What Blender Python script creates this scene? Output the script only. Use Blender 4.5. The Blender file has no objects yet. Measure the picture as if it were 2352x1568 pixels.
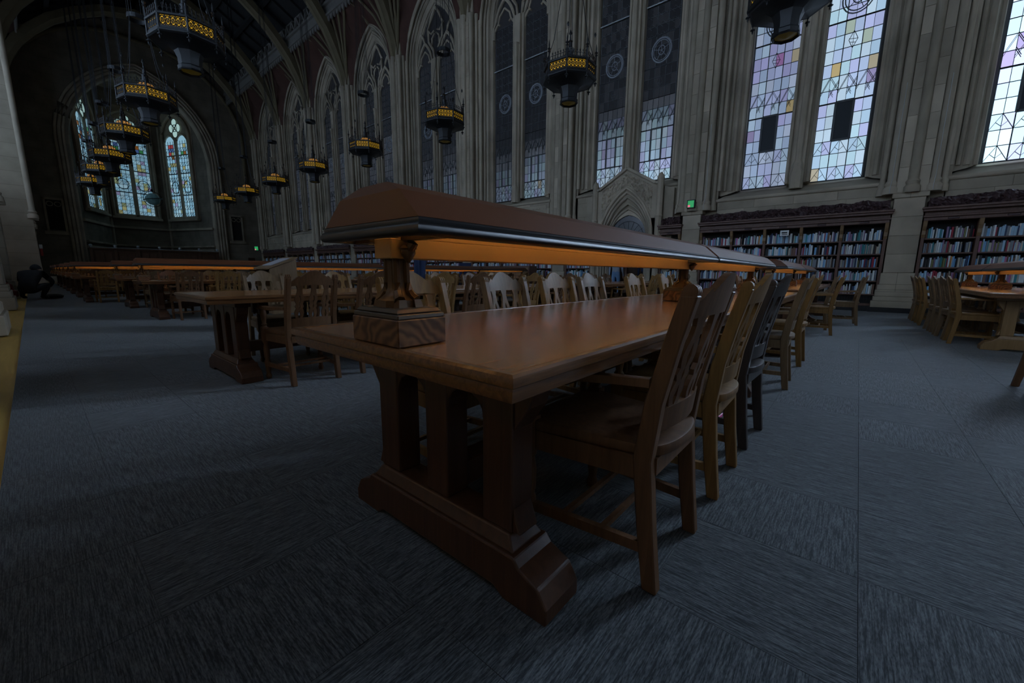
import bpy, bmesh, math, random
from mathutils import Vector, Matrix, noise
random.seed(7)
S = bpy.context.scene
COL = S.collection
PI = math.pi

# ------------------------------------------------------------------ camera, world, exposure
CAM_H, YAW, PITCH, ROLL, FPX = 0.97, 40.3, 9.65, 0.45, 925.0
def make_camera():
    y, p, r = map(math.radians, (YAW, PITCH, ROLL))
    F = Vector((math.cos(y)*math.cos(p), math.sin(y)*math.cos(p), -math.sin(p)))
    R = Vector((math.sin(y), -math.cos(y), 0))
    U = R.cross(F)
    R2 = R*math.cos(r) + U*math.sin(r)
    U2 = U*math.cos(r) - R*math.sin(r)
    cd = bpy.data.cameras.new('camera')
    cd.sensor_width = 36.0
    cd.lens = FPX/2352*36.0
    cd.clip_start = 0.02
    cd.clip_end = 300
    o = bpy.data.objects.new('camera', cd)
    m = Matrix.Identity(4)
    for i in range(3):
        m[i][0], m[i][1], m[i][2] = R2[i], U2[i], -F[i]
    m[2][3] = CAM_H
    o.matrix_world = m
    COL.objects.link(o)
    S.camera = o
make_camera()

W = bpy.data.worlds.new('overcast_sky')
S.world = W
W.use_nodes = True
W.node_tree.nodes['Background'].inputs[0].default_value = (0.55, 0.68, 0.85, 1)
W.node_tree.nodes['Background'].inputs[1].default_value = 0.8
S.view_settings.view_transform = 'Standard'
S.view_settings.look = 'None'
S.view_settings.gamma = 1.0
S.view_settings.exposure = 0.95
S.view_settings.use_curve_mapping = False
S.cycles.use_denoising = True
S.cycles.max_bounces = 4
S.cycles.diffuse_bounces = 2
S.cycles.glossy_bounces = 2
S.cycles.transmission_bounces = 4
S.cycles.caustics_reflective = False
S.cycles.caustics_refractive = False
S.cycles.sample_clamp_indirect = 3.0
S.cycles.use_adaptive_sampling = True
S.cycles.adaptive_threshold = 0.18

# strength of the glass glow that stands for daylight, and of the lamps
DAY = 1.0
LAMP = 1.0

# ------------------------------------------------------------------ materials
def _nodes(name):
    m = bpy.data.materials.new(name)
    m.use_nodes = True
    nt = m.node_tree
    return m, nt, nt.nodes['Principled BSDF']
def N(nt, typ, **kw):
    n = nt.nodes.new(typ)
    for k, v in kw.items():
        setattr(n, k, v)
    return n
def plain(name, c, rough=0.6, metal=0.0, spec=0.5, var=0.12, scale=6.0, bump=0.0, bscale=40.0):
    m, nt, b = _nodes(name)
    tc = N(nt, 'ShaderNodeTexCoord')
    nz = N(nt, 'ShaderNodeTexNoise')
    nz.inputs['Scale'].default_value = scale
    nz.inputs['Detail'].default_value = 4
    nt.links.new(tc.outputs['Object'], nz.inputs['Vector'])
    mx = N(nt, 'ShaderNodeMix', data_type='RGBA')
    mx.inputs[6].default_value = tuple(max(0, x*(1-var)) for x in c) + (1,)
    mx.inputs[7].default_value = tuple(min(1, x*(1+var)) for x in c) + (1,)
    nt.links.new(nz.outputs['Fac'], mx.inputs[0])
    nt.links.new(mx.outputs[2], b.inputs['Base Color'])
    b.inputs['Roughness'].default_value = rough
    b.inputs['Metallic'].default_value = metal
    b.inputs['Specular IOR Level'].default_value = spec
    if bump:
        n2 = N(nt, 'ShaderNodeTexNoise')
        n2.inputs['Scale'].default_value = bscale
        n2.inputs['Detail'].default_value = 3
        nt.links.new(tc.outputs['Object'], n2.inputs['Vector'])
        bp = N(nt, 'ShaderNodeBump')
        bp.inputs['Strength'].default_value = bump
        bp.inputs['Distance'].default_value = 0.01
        nt.links.new(n2.outputs['Fac'], bp.inputs['Height'])
        nt.links.new(bp.outputs['Normal'], b.inputs['Normal'])
    return m
def wood(name, c1, c2, rough=0.38, axis='X', scale=1.0, spec=0.5, coat=0.0):
    m, nt, b = _nodes(name)
    tc = N(nt, 'ShaderNodeTexCoord')
    mp = N(nt, 'ShaderNodeMapping')
    st = {'X': (1.6, 26, 26), 'Y': (26, 1.6, 26), 'Z': (26, 26, 1.6)}[axis]
    mp.inputs['Scale'].default_value = tuple(s*scale for s in st)
    nt.links.new(tc.outputs['Object'], mp.inputs['Vector'])
    n1 = N(nt, 'ShaderNodeTexNoise')
    n1.inputs['Scale'].default_value = 1.3
    n1.inputs['Detail'].default_value = 6
    n1.inputs['Roughness'].default_value = 0.65
    n1.inputs['Distortion'].default_value = 0.7
    nt.links.new(mp.outputs['Vector'], n1.inputs['Vector'])
    rp = N(nt, 'ShaderNodeValToRGB')
    rp.color_ramp.elements[0].position = 0.32
    rp.color_ramp.elements[0].color = c1 + (1,)
    rp.color_ramp.elements[1].position = 0.68
    rp.color_ramp.elements[1].color = c2 + (1,)
    nt.links.new(n1.outputs['Fac'], rp.inputs['Fac'])
    nt.links.new(rp.outputs['Color'], b.inputs['Base Color'])
    b.inputs['Roughness'].default_value = rough
    b.inputs['Specular IOR Level'].default_value = spec
    b.inputs['Coat Weight'].default_value = coat
    b.inputs['Coat Roughness'].default_value = 0.14
    bp = N(nt, 'ShaderNodeBump')
    bp.inputs['Strength'].default_value = 0.12
    bp.inputs['Distance'].default_value = 0.004
    nt.links.new(n1.outputs['Fac'], bp.inputs['Height'])
    nt.links.new(bp.outputs['Normal'], b.inputs['Normal'])
    return m
def figured(name, c1, c2):
    # flame-figured oak veneer: rings of grain
    m, nt, b = _nodes(name)
    tc = N(nt, 'ShaderNodeTexCoord')
    wv = N(nt, 'ShaderNodeTexWave', wave_type='BANDS', bands_direction='DIAGONAL')
    wv.inputs['Scale'].default_value = 13
    wv.inputs['Distortion'].default_value = 12
    wv.inputs['Detail'].default_value = 2
    wv.inputs['Detail Scale'].default_value = 0.8
    nt.links.new(tc.outputs['Object'], wv.inputs['Vector'])
    rp = N(nt, 'ShaderNodeValToRGB')
    rp.color_ramp.elements[0].color = c1 + (1,)
    rp.color_ramp.elements[1].color = c2 + (1,)
    nt.links.new(wv.outputs['Fac'], rp.inputs['Fac'])
    nt.links.new(rp.outputs['Color'], b.inputs['Base Color'])
    b.inputs['Roughness'].default_value = 0.45
    return m
def stone(name, c, joints=True, plane='YZ', bw=1.13, bh=0.55):
    m, nt, b = _nodes(name)
    tc = N(nt, 'ShaderNodeTexCoord')
    n1 = N(nt, 'ShaderNodeTexNoise')
    n1.inputs['Scale'].default_value = 1.1
    n1.inputs['Detail'].default_value = 7
    nt.links.new(tc.outputs['Object'], n1.inputs['Vector'])
    rp = N(nt, 'ShaderNodeValToRGB')
    rp.color_ramp.elements[0].position = 0.3
    rp.color_ramp.elements[0].color = tuple(x*0.72 for x in c) + (1,)
    rp.color_ramp.elements[1].position = 0.7
    rp.color_ramp.elements[1].color = tuple(min(1, x*1.15) for x in c) + (1,)
    nt.links.new(n1.outputs['Fac'], rp.inputs['Fac'])
    col = rp.outputs['Color']
    n2 = N(nt, 'ShaderNodeTexNoise')
    n2.inputs['Scale'].default_value = 60
    nt.links.new(tc.outputs['Object'], n2.inputs['Vector'])
    hgt = n2.outputs['Fac']
    bp = N(nt, 'ShaderNodeBump')
    bp.inputs['Strength'].default_value = 0.15
    bp.inputs['Distance'].default_value = 0.01
    if joints:
        sx = N(nt, 'ShaderNodeSeparateXYZ')
        nt.links.new(tc.outputs['Object'], sx.inputs[0])
        cx = N(nt, 'ShaderNodeCombineXYZ')
        nt.links.new(sx.outputs[plane[0]], cx.inputs[0])
        nt.links.new(sx.outputs[plane[1]], cx.inputs[1])
        bk = N(nt, 'ShaderNodeTexBrick')
        bk.inputs['Scale'].default_value = 1.0
        bk.inputs['Brick Width'].default_value = bw
        bk.inputs['Row Height'].default_value = bh
        bk.inputs['Mortar Size'].default_value = 0.006
        bk.inputs['Color1'].default_value = (1, 1, 1, 1)
        bk.inputs['Color2'].default_value = (0.92, 0.92, 0.91, 1)
        bk.inputs['Mortar'].default_value = (0.55, 0.55, 0.55, 1)
        nt.links.new(cx.outputs[0], bk.inputs['Vector'])
        mm = N(nt, 'ShaderNodeMix', data_type='RGBA', blend_type='MULTIPLY')
        mm.inputs[0].default_value = 1
        nt.links.new(col, mm.inputs[6])
        nt.links.new(bk.outputs['Color'], mm.inputs[7])
        col = mm.outputs[2]
    oi = N(nt, 'ShaderNodeObjectInfo')
    hs = N(nt, 'ShaderNodeHueSaturation')
    mr = N(nt, 'ShaderNodeMapRange')
    mr.inputs[3].default_value = 0.78
    mr.inputs[4].default_value = 1.12
    nt.links.new(oi.outputs['Random'], mr.inputs[0])
    nt.links.new(mr.outputs[0], hs.inputs['Value'])
    nt.links.new(col, hs.inputs['Color'])
    nt.links.new(hs.outputs['Color'], b.inputs['Base Color'])
    nt.links.new(hgt, bp.inputs['Height'])
    nt.links.new(bp.outputs['Normal'], b.inputs['Normal'])
    b.inputs['Roughness'].default_value = 0.85
    b.inputs['Specular IOR Level'].default_value = 0.2
    return m
def carpet_mat(name):
    m, nt, b = _nodes(name)
    uv = N(nt, 'ShaderNodeUVMap')
    mp = N(nt, 'ShaderNodeMapping')
    mp.inputs['Scale'].default_value = (150, 26, 1)
    nt.links.new(uv.outputs[0], mp.inputs['Vector'])
    tc = N(nt, 'ShaderNodeTexCoord')
    gn = N(nt, 'ShaderNodeNewGeometry')
    vr = N(nt, 'ShaderNodeTexNoise')
    vr.inputs['Scale'].default_value = 1.0
    vr.inputs['Detail'].default_value = 3
    vr.inputs['Roughness'].default_value = 0.6
    nt.links.new(mp.outputs['Vector'], vr.inputs['Vector'])
    m2 = N(nt, 'ShaderNodeMapping')
    m2.inputs['Scale'].default_value = (85, 5.0, 1)
    nt.links.new(uv.outputs[0], m2.inputs['Vector'])
    v2 = N(nt, 'ShaderNodeTexNoise')
    v2.inputs['Scale'].default_value = 1.0
    v2.inputs['Detail'].default_value = 1
    nt.links.new(m2.outputs['Vector'], v2.inputs['Vector'])
    ad = N(nt, 'ShaderNodeMath', operation='MULTIPLY')
    nt.links.new(vr.outputs['Fac'], ad.inputs[0])
    nt.links.new(v2.outputs['Fac'], ad.inputs[1])
    rp = N(nt, 'ShaderNodeValToRGB')
    rp.color_ramp.elements[0].position = 0.16
    rp.color_ramp.elements[0].color = (0.030, 0.037, 0.044, 1)
    rp.color_ramp.elements[1].position = 0.38
    rp.color_ramp.elements[1].color = (0.172, 0.190, 0.205, 1)
    nt.links.new(ad.outputs[0], rp.inputs['Fac'])
    big = N(nt, 'ShaderNodeTexNoise')
    big.inputs['Scale'].default_value = 0.8
    nt.links.new(gn.outputs['Position'], big.inputs['Vector'])
    mx = N(nt, 'ShaderNodeMix', data_type='RGBA', blend_type='MULTIPLY')
    mx.inputs[0].default_value = 0.5
    nt.links.new(rp.outputs['Color'], mx.inputs[6])
    nt.links.new(big.outputs['Fac'], mx.inputs[7])
    nt.links.new(mx.outputs[2], b.inputs['Base Color'])
    b.inputs['Roughness'].default_value = 0.95
    b.inputs['Specular IOR Level'].default_value = 0.1
    b.inputs['Sheen Weight'].default_value = 0.25
    bp = N(nt, 'ShaderNodeBump')
    bp.inputs['Strength'].default_value = 0.6
    bp.inputs['Distance'].default_value = 0.004
    nt.links.new(ad.outputs[0], bp.inputs['Height'])
    nt.links.new(bp.outputs['Normal'], b.inputs['Normal'])
    return m
def glow(name, c, s, rough=0.25, base=None, sample=True):
    m, nt, b = _nodes(name)
    b.inputs['Base Color'].default_value = tuple(base or (0.02, 0.022, 0.026)) + (1,)
    b.inputs['Emission Color'].default_value = tuple(c) + (1,)
    b.inputs['Roughness'].default_value = rough
    b.inputs['Emission Strength'].default_value = s
    if not sample:
        m.cycles.emission_sampling = 'NONE'
    return m

MT = {}
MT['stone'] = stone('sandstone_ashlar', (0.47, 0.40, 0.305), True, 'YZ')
MT['stone_x'] = stone('sandstone_ashlar_end', (0.33, 0.29, 0.235), True, 'XZ')  # same stone with the far end's shade put into its colour
MT['stone_m'] = stone('sandstone_carved', (0.49, 0.42, 0.325), False)
MT['red'] = plain('painted_vault', (0.085, 0.036, 0.026), 0.8, var=0.3, scale=2)
MT['rib'] = plain('ochre_rib_stone', (0.185, 0.15, 0.09), 0.85, var=0.25, scale=2)
MT['ceil'] = plain('dark_timber_ceiling', (0.022, 0.021, 0.022), 0.8, var=0.3)
MT['beam'] = plain('grey_carved_cornice', (0.22, 0.205, 0.19), 0.8, var=0.2)
MT['carpet'] = carpet_mat('ribbed_carpet')
MT['cork'] = wood('golden_cork_floor', (0.52, 0.31, 0.055), (0.64, 0.40, 0.09), 0.45, 'Y', 0.4)  # yellow cork, its colour also carrying the warm light on it
MT['top'] = wood('oak_table_top', (0.23, 0.092, 0.028), (0.36, 0.158, 0.050), 0.22, 'X', 1.0, 0.5, 0.35)
MT['edge'] = wood('worn_oak_edge', (0.095, 0.038, 0.013), (0.24, 0.105, 0.036), 0.28, 'X', 2.0, 0.5, 0.3)
MT['trestle'] = wood('dark_oak_trestle', (0.056, 0.023, 0.011), (0.102, 0.043, 0.020), 0.36, 'Z')
MT['trestle_l'] = wood('honey_oak_trestle', (0.22, 0.125, 0.05), (0.31, 0.18, 0.075), 0.4, 'Z')
CHAIR = {
 'dark brown': wood('chair_dark_brown_oak', (0.100, 0.047, 0.021), (0.175, 0.085, 0.038), 0.46, 'Z', 1.0, 0.32),
 'golden brown': wood('chair_golden_brown_oak', (0.175, 0.090, 0.026), (0.280, 0.150, 0.048), 0.46, 'Z', 1.0, 0.32),
 'blackish': wood('chair_blackish_oak', (0.035, 0.026, 0.024), (0.065, 0.048, 0.042), 0.34, 'Z'),
 'greyish': wood('chair_greyish_oak', (0.145, 0.090, 0.046), (0.225, 0.142, 0.076), 0.46, 'Z', 1.0, 0.32),
 'reddish': wood('chair_reddish_oak', (0.17, 0.075, 0.032), (0.26, 0.118, 0.05), 0.46, 'Z', 1.0, 0.32)}
MT['base'] = figured('figured_oak_box', (0.07, 0.028, 0.011), (0.20, 0.092, 0.036))
MT['plinth'] = plain('dark_bronze_plinth', (0.09, 0.068, 0.05), 0.45, 0.4)
MT['bronze'] = plain('brown_bronze_post', (0.11, 0.058, 0.022), 0.42, 0.3, var=0.2)
MT['shade'] = plain('copper_brown_shade', (0.135, 0.048, 0.021), 0.36, 0.0, 0.45, 0.06, 3, 0.05, 300)
MT['rim'] = plain('black_enamel_rim', (0.018, 0.018, 0.020), 0.36, 0.0, 0.7)
MT['rail'] = plain('tan_painted_light_rail', (0.52, 0.31, 0.12), 0.5, var=0.05)
MT['reflect'] = plain('cream_reflector', (0.85, 0.80, 0.66), 0.5)
MT['tube'] = glow('warm_lamp_tube', (1.0, 0.62, 0.27), 14.0*LAMP, 0.4, (0.8, 0.7, 0.5))
MT['iron'] = plain('blackened_iron', (0.030, 0.032, 0.036), 0.45, 0.5, var=0.3, scale=20)
MT['amber'] = glow('amber_glass_lit', (1.0, 0.58, 0.03), 0.25*LAMP, 0.4, (0.25, 0.14, 0.02), False)
MT['amber_dim'] = glow('amber_glass_unlit', (1.0, 0.72, 0.05), 0.006*LAMP, 0.4, (0.06, 0.045, 0.02), False)
MT['dome'] = glow('orange_glass_dome', (1.0, 0.46, 0.10), 0.18*LAMP, 0.4, (0.30, 0.18, 0.08), False)
MT['lead'] = plain('lead_came', (0.10, 0.11, 0.12), 0.6)
MT['steel'] = plain('pale_steel_bar', (0.55, 0.60, 0.66), 0.35, 0.3)
MT['roundel'] = plain('grey_painted_roundel', (0.30, 0.33, 0.38), 0.6)
MT['vent'] = plain('dark_vent_mesh', (0.035, 0.042, 0.052), 0.7)
MT['case'] = wood('bookcase_dark_oak', (0.10, 0.050, 0.036), (0.165, 0.085, 0.062), 0.45, 'Z')
MT['crest'] = plain('carved_purple_brown_oak', (0.075, 0.042, 0.045), 0.5, var=0.35, scale=25)
MT['corbel'] = wood('light_oak_corbel', (0.20, 0.12, 0.06), (0.30, 0.19, 0.10), 0.5, 'Z')
MT['marble'] = plain('black_marble', (0.02, 0.022, 0.025), 0.3, var=0.5, scale=12)
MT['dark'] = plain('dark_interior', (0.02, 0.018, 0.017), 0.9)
MT['door'] = wood('dark_door_oak', (0.05, 0.022, 0.014), (0.085, 0.038, 0.022), 0.45, 'Z')
MT['panel'] = wood('stage_panel_oak', (0.10, 0.048, 0.03), (0.16, 0.082, 0.05), 0.45, 'Z')
MT['kiosk'] = wood('pale_oak_kiosk', (0.16, 0.095, 0.045), (0.23, 0.14, 0.07), 0.4, 'Z')
MT['green'] = glow('green_exit_light', (0.05, 0.9, 0.25), 0.16, sample=False)
MT['redspot'] = glow('red_indicator', (1.0, 0.15, 0.3), 0.4, sample=False)
MT['white'] = plain('white_paint', (0.7, 0.7, 0.7), 0.5)
MT['redpaint'] = plain('red_enamel', (0.35, 0.02, 0.02), 0.35)
MT['skin'] = plain('skin', (0.42, 0.25, 0.18), 0.6)
MT['hair'] = plain('dark_hair', (0.02, 0.014, 0.01), 0.6)
MT['jeans'] = plain('blue_denim', (0.14, 0.25, 0.42), 0.9, bump=0.2)
MT['greyshirt'] = plain('grey_knit', (0.30, 0.33, 0.38), 0.9)
MT['navy'] = plain('navy_cloth', (0.012, 0.026, 0.075), 0.9)
MT['blackcloth'] = plain('black_cloth', (0.012, 0.012, 0.014), 0.9)
MT['redcloth'] = plain('dull_red_cloth', (0.12, 0.02, 0.015), 0.9)
MT['shoe'] = plain('shoe_leather', (0.05, 0.05, 0.055), 0.6)
MT['pink'] = plain('pink_plastic', (0.75, 0.05, 0.25), 0.4)
MT['cord'] = plain('white_cord', (0.55, 0.58, 0.6), 0.5)
MT['blackcord'] = plain('black_rubber', (0.012, 0.012, 0.012), 0.5)
MT['sign'] = plain('white_card', (0.8, 0.85, 0.85), 0.5)
MT['ink'] = plain('black_ink', (0.02, 0.02, 0.02), 0.6)
MT['screen'] = glow('blue_sheet_glow', (0.55, 0.70, 1.0), 0.05, sample=False)  # sheet on the kiosk; its bluish shine is put in as faint glow
MT['globe'] = plain('globe_map', (0.30, 0.55, 0.58), 0.4, var=0.6, scale=5)  # map colour lightened to stand for light passing through the globe
MT['globeland'] = plain('globe_land', (0.55, 0.22, 0.06), 0.4)
MT['brass'] = plain('dull_brass', (0.30, 0.20, 0.07), 0.35, 0.8)

# ------------------------------------------------------------------ mesh builder
class MB:
    def __init__(s):
        s.v, s.f, s.uv = [], [], None
    def add(s, vs, fs):
        b = len(s.v)
        s.v += [tuple(p) for p in vs]
        s.f += [tuple(i+b for i in q) for q in fs]
        return s
    def box(s, x0, x1, y0, y1, z0, z1):
        return s.add([(x0,y0,z0),(x1,y0,z0),(x1,y1,z0),(x0,y1,z0),(x0,y0,z1),(x1,y0,z1),(x1,y1,z1),(x0,y1,z1)],
                     [(3,2,1,0),(4,5,6,7),(0,1,5,4),(1,2,6,5),(2,3,7,6),(3,0,4,7)])
    def taper(s, a, b):
        # a, b: (x0,x1,y0,y1,z) bottom and top rectangles
        q = []
        for x0,x1,y0,y1,z in (a, b):
            q += [(x0,y0,z),(x1,y0,z),(x1,y1,z),(x0,y1,z)]
        return s.add(q, [(3,2,1,0),(4,5,6,7),(0,1,5,4),(1,2,6,5),(2,3,7,6),(3,0,4,7)])
    def prism(s, poly, d0, d1, ax):
        # poly 2D points; ax: axis of extrusion; other axes in cyclic xyz order
        n = len(poly)
        def P(u, w, d):
            return {'X': (d,u,w), 'Y': (u,d,w), 'Z': (u,w,d)}[ax]
        vs = [P(u,w,d0) for u,w in poly] + [P(u,w,d1) for u,w in poly]
        fs = [tuple(range(n))[::-1], tuple(range(n, 2*n))]
        fs += [(i, (i+1)%n, n+(i+1)%n, n+i) for i in range(n)]
        return s.add(vs, fs)
    def rings(s, rings, closed=True, caps=True):
        n = len(rings[0])
        vs = [p for r in rings for p in r]
        fs = []
        for k in range(len(rings)-1):
            for i in range(n if closed else n-1):
                j = (i+1) % n
                fs.append((k*n+i, k*n+j, (k+1)*n+j, (k+1)*n+i))
        if caps:
            fs.append(tuple(range(n))[::-1])
            fs.append(tuple((len(rings)-1)*n+i for i in range(n)))
        return s.add(vs, fs)
    def lathe(s, prof, n=12, c=(0,0,0), ax='Z', ph=0.0, caps=True):
        rr = []
        for r, z in prof:
            ring = []
            for i in range(n):
                a = 2*PI*i/n + ph
                u, w = r*math.cos(a), r*math.sin(a)
                p = {'Z': (u,w,z), 'X': (z,u,w), 'Y': (w,z,u)}[ax]
                ring.append((p[0]+c[0], p[1]+c[1], p[2]+c[2]))
            rr.append(ring)
        return s.rings(rr, True, caps)
    def tube(s, pts, r, n=6, closed=False):
        pts = [Vector(p) for p in pts]
        k = len(pts)
        rs = r if isinstance(r, (list, tuple)) else [r]*k
        up = Vector((0,0,1))
        rr = []
        for i, p in enumerate(pts):
            if closed:
                t = pts[(i+1)%k] - pts[i-1]
            else:
                t = pts[min(i+1,k-1)] - pts[max(i-1,0)]
            t.normalize()
            ref = up if abs(t.z) < 0.95 else Vector((1,0,0))
            a = t.cross(ref).normalized()
            b = a.cross(t).normalized()
            rr.append([tuple(p + a*rs[i]*math.cos(2*PI*j/n) + b*rs[i]*math.sin(2*PI*j/n)) for j in range(n)])
        if closed:
            rr.append(rr[0])
        return s.rings(rr, True, not closed)
    def bar(s, p, q, w, d, nrm=(1,0,0)):
        # rectangular bar from p to q: width w across, depth d along nrm
        p, q, nv = Vector(p), Vector(q), Vector(nrm)
        t = (q-p).normalized()
        a = t.cross(nv).normalized()*(w/2)
        b = nv.normalized()*(d/2)
        vs = [p-a-b, p+a-b, p+a+b, p-a+b, q-a-b, q+a-b, q+a+b, q-a+b]
        return s.add([tuple(x) for x in vs], [(3,2,1,0),(4,5,6,7),(0,1,5,4),(1,2,6,5),(2,3,7,6),(3,0,4,7)])
    def grid(s, fn, nu, nv):
        vs = [tuple(fn(i/nu, j/nv)) for j in range(nv+1) for i in range(nu+1)]
        fs = [(j*(nu+1)+i, j*(nu+1)+i+1, (j+1)*(nu+1)+i+1, (j+1)*(nu+1)+i) for j in range(nv) for i in range(nu)]
        return s.add(vs, fs)
    def mesh(s, name, mat, smooth=None, bevel=0, seg=1):
        me = bpy.data.meshes.new(name)
        me.from_pydata(s.v, [], s.f)
        bm = bmesh.new()
        bm.from_mesh(me)
        bmesh.ops.recalc_face_normals(bm, faces=bm.faces)
        if bevel:
            es = [e for e in bm.edges if len(e.link_faces) == 2 and e.calc_face_angle(0) > 0.6]
            bmesh.ops.bevel(bm, geom=es, offset=bevel, segments=seg, affect='EDGES', profile=0.5, clamp_overlap=True)
        bm.to_mesh(me)
        bm.free()
        if smooth:
            me.polygons.foreach_set('use_smooth', [True]*len(me.polygons))
            me.set_sharp_from_angle(angle=math.radians(smooth))
        for m in (mat if isinstance(mat, (list, tuple)) else [mat]):
            me.materials.append(MT[m] if isinstance(m, str) else m)
        return me
    def build(s, name, mat, parent=None, smooth=None, bevel=0, seg=1, loc=None, kind=None):
        return place(name, s.mesh(name, mat, smooth, bevel, seg), parent, loc, kind=kind)
def place(name, me, parent=None, loc=None, rot=None, scale=None, kind=None):
    o = bpy.data.objects.new(name, me)
    COL.objects.link(o)
    if parent is not None:
        o.parent = parent
    if loc is not None:
        o.location = loc
    if rot is not None:
        o.rotation_euler = rot
    if scale is not None:
        o.scale = scale
    if kind:
        o['kind'] = kind
    return o
def tag(o, label, cat, group=None):
    o['label'] = label
    o['category'] = cat
    if group:
        o['group'] = group
    return o
def thing(name, label, cat, loc=(0,0,0), rz=0.0, group=None):
    o = bpy.data.objects.new(name, None)
    o.empty_display_size = 0.1
    COL.objects.link(o)
    o.location = loc
    o.rotation_euler = (0,0,rz)
    return tag(o, label, cat, group)
def copy_tree(o, parent=None):
    c = o.copy()
    COL.objects.link(c)
    c.parent = parent
    for ch in list(o.children):
        copy_tree(ch, c)
    return c
def recolour(o, mat, names=None):
    if o.type == 'MESH' and (names is None or o.name.split('.')[0] in names):
        for sl in o.material_slots:
            sl.link = 'OBJECT'
            sl.material = mat
    for ch in o.children:
        recolour(ch, mat, names)
def struct(o):
    o['kind'] = 'structure'
    return o
ORD = ['first','second','third','fourth','fifth','sixth','seventh','eighth','ninth','tenth','eleventh','twelfth','thirteenth','fourteenth','fifteenth','sixteenth','seventeenth','eighteenth','nineteenth','twentieth']
def ordn(i):
    if i < 20:
        return ORD[i]
    t = {2:'twenty', 3:'thirty', 4:'forty'}
    n = i+1
    if n % 10 == 0:
        return {30:'thirtieth', 40:'fortieth'}[n]
    return t[n//10] + '-' + ORD[n%10-1]

def arch_pts(a, zs, za, z0, n=10):
    # pointed-arch outline from (-a,z0) up and over to (a,z0)
    H = za - zs
    R = (a*a + H*H)/(2*a)
    pts = [(-a, z0), (-a, zs)]
    for i in range(1, n+1):
        z = zs + H*math.sin(PI/2*i/n)
        y = -(math.sqrt(max(0, R*R - (z-zs)**2)) - (R-a))
        pts.append((min(y, 0), z))
    right = [(-y, z) for y, z in pts[:-1]][::-1]
    return pts + right
def arch_z(y, a, zs, za):
    y = abs(y)
    if y >= a:
        return zs
    H = za - zs
    R = (a*a + H*H)/(2*a)
    return zs + math.sqrt(max(0, R*R - (y+R-a)**2))

# ------------------------------------------------------------------ the hall: floor and carpet
YN, YF = -19.0, 48.0           # near end (behind the camera) and apse end
XL, XR = -0.5, 15.3            # faces of the piers
XM = 0.5*(XL + XR) + 0.25
floor = struct(MB().box(-3.0, 19.5, YN-0.5, 57.0, -0.20, -0.012).build('floor', 'cork'))
carpet = struct(MB().box(-0.21, 14.95, YN, 41.5, -0.0115, -0.0105).build('floor_carpet', 'carpet'))
TILE = 0.5
tme = MB()
g = 0.0006
tme.taper((g, TILE-g, g, TILE-g, -0.010), (g+0.0004, TILE-g-0.0004, g+0.0004, TILE-g-0.0004, 0.0))
tile_mesh = tme.mesh('carpet_tile', 'carpet')
uvl = tile_mesh.uv_layers.new(name='UVMap')
for lp in tile_mesh.loops:
    co = tile_mesh.vertices[lp.vertex_index].co
    uvl.data[lp.index].uv = (co.x/TILE, co.y/TILE)
cy, sy = math.cos(math.radians(YAW)), math.sin(math.radians(YAW))
cells = []
for i in range(-1, 31):
    for j in range(-40, 84):
        x0, y0 = (0.12 + i*TILE) if i >= 0 else -0.21, -0.11 + j*TILE
        if x0 + TILE > 15.2 or y0 + TILE > 41.5:
            continue
        xc, yc = x0 + TILE/2, y0 + TILE/2
        fw = xc*cy + yc*sy
        rt = xc*sy - yc*cy
        vis = fw > 0.55 and abs(rt) < 1.36*fw + 0.5
        cells.append((math.hypot(xc, yc), vis, i, j, x0, y0))
near_cells = sorted(c for c in cells if c[1])[:300]
nset = {(c[2], c[3]) for c in near_cells}
def turn(i, j):
    return (i + j + (1 if ((i*7 + j*13) % 5 == 0) else 0)) % 2
for d, vis, i, j, x0, y0 in near_cells:
    if i < 0:
        place('carpet_tile', tile_mesh, carpet, (x0, y0, 0), None, (0.66, 1, 1))
    elif turn(i, j):
        place('carpet_tile', tile_mesh, carpet, (x0+TILE, y0, 0), (0, 0, PI/2))
    else:
        place('carpet_tile', tile_mesh, carpet, (x0, y0, 0))
fm, fuv = MB(), []
for d, vis, i, j, x0, y0 in cells:
    if (i, j) in nset:
        continue
    tw = TILE if i >= 0 else 0.33
    fm.add([(x0+g,y0+g,0),(x0+tw-g,y0+g,0),(x0+tw-g,y0+TILE-g,0),(x0+g,y0+TILE-g,0)], [(0,1,2,3)])
    q = [(0,0),(1,0),(1,1),(0,1)]
    fuv += q[1:]+q[:1] if turn(i, j) else q
me = bpy.data.meshes.new('carpet_tiles_beyond')
me.from_pydata(fm.v, [], fm.f)
me.materials.append(MT['carpet'])
ul = me.uv_layers.new(name='UVMap')
for lp in me.loops:
    ul.data[lp.index].uv = fuv[lp.vertex_index]
place('carpet_tiles_beyond', me, carpet, kind='stuff')

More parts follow.
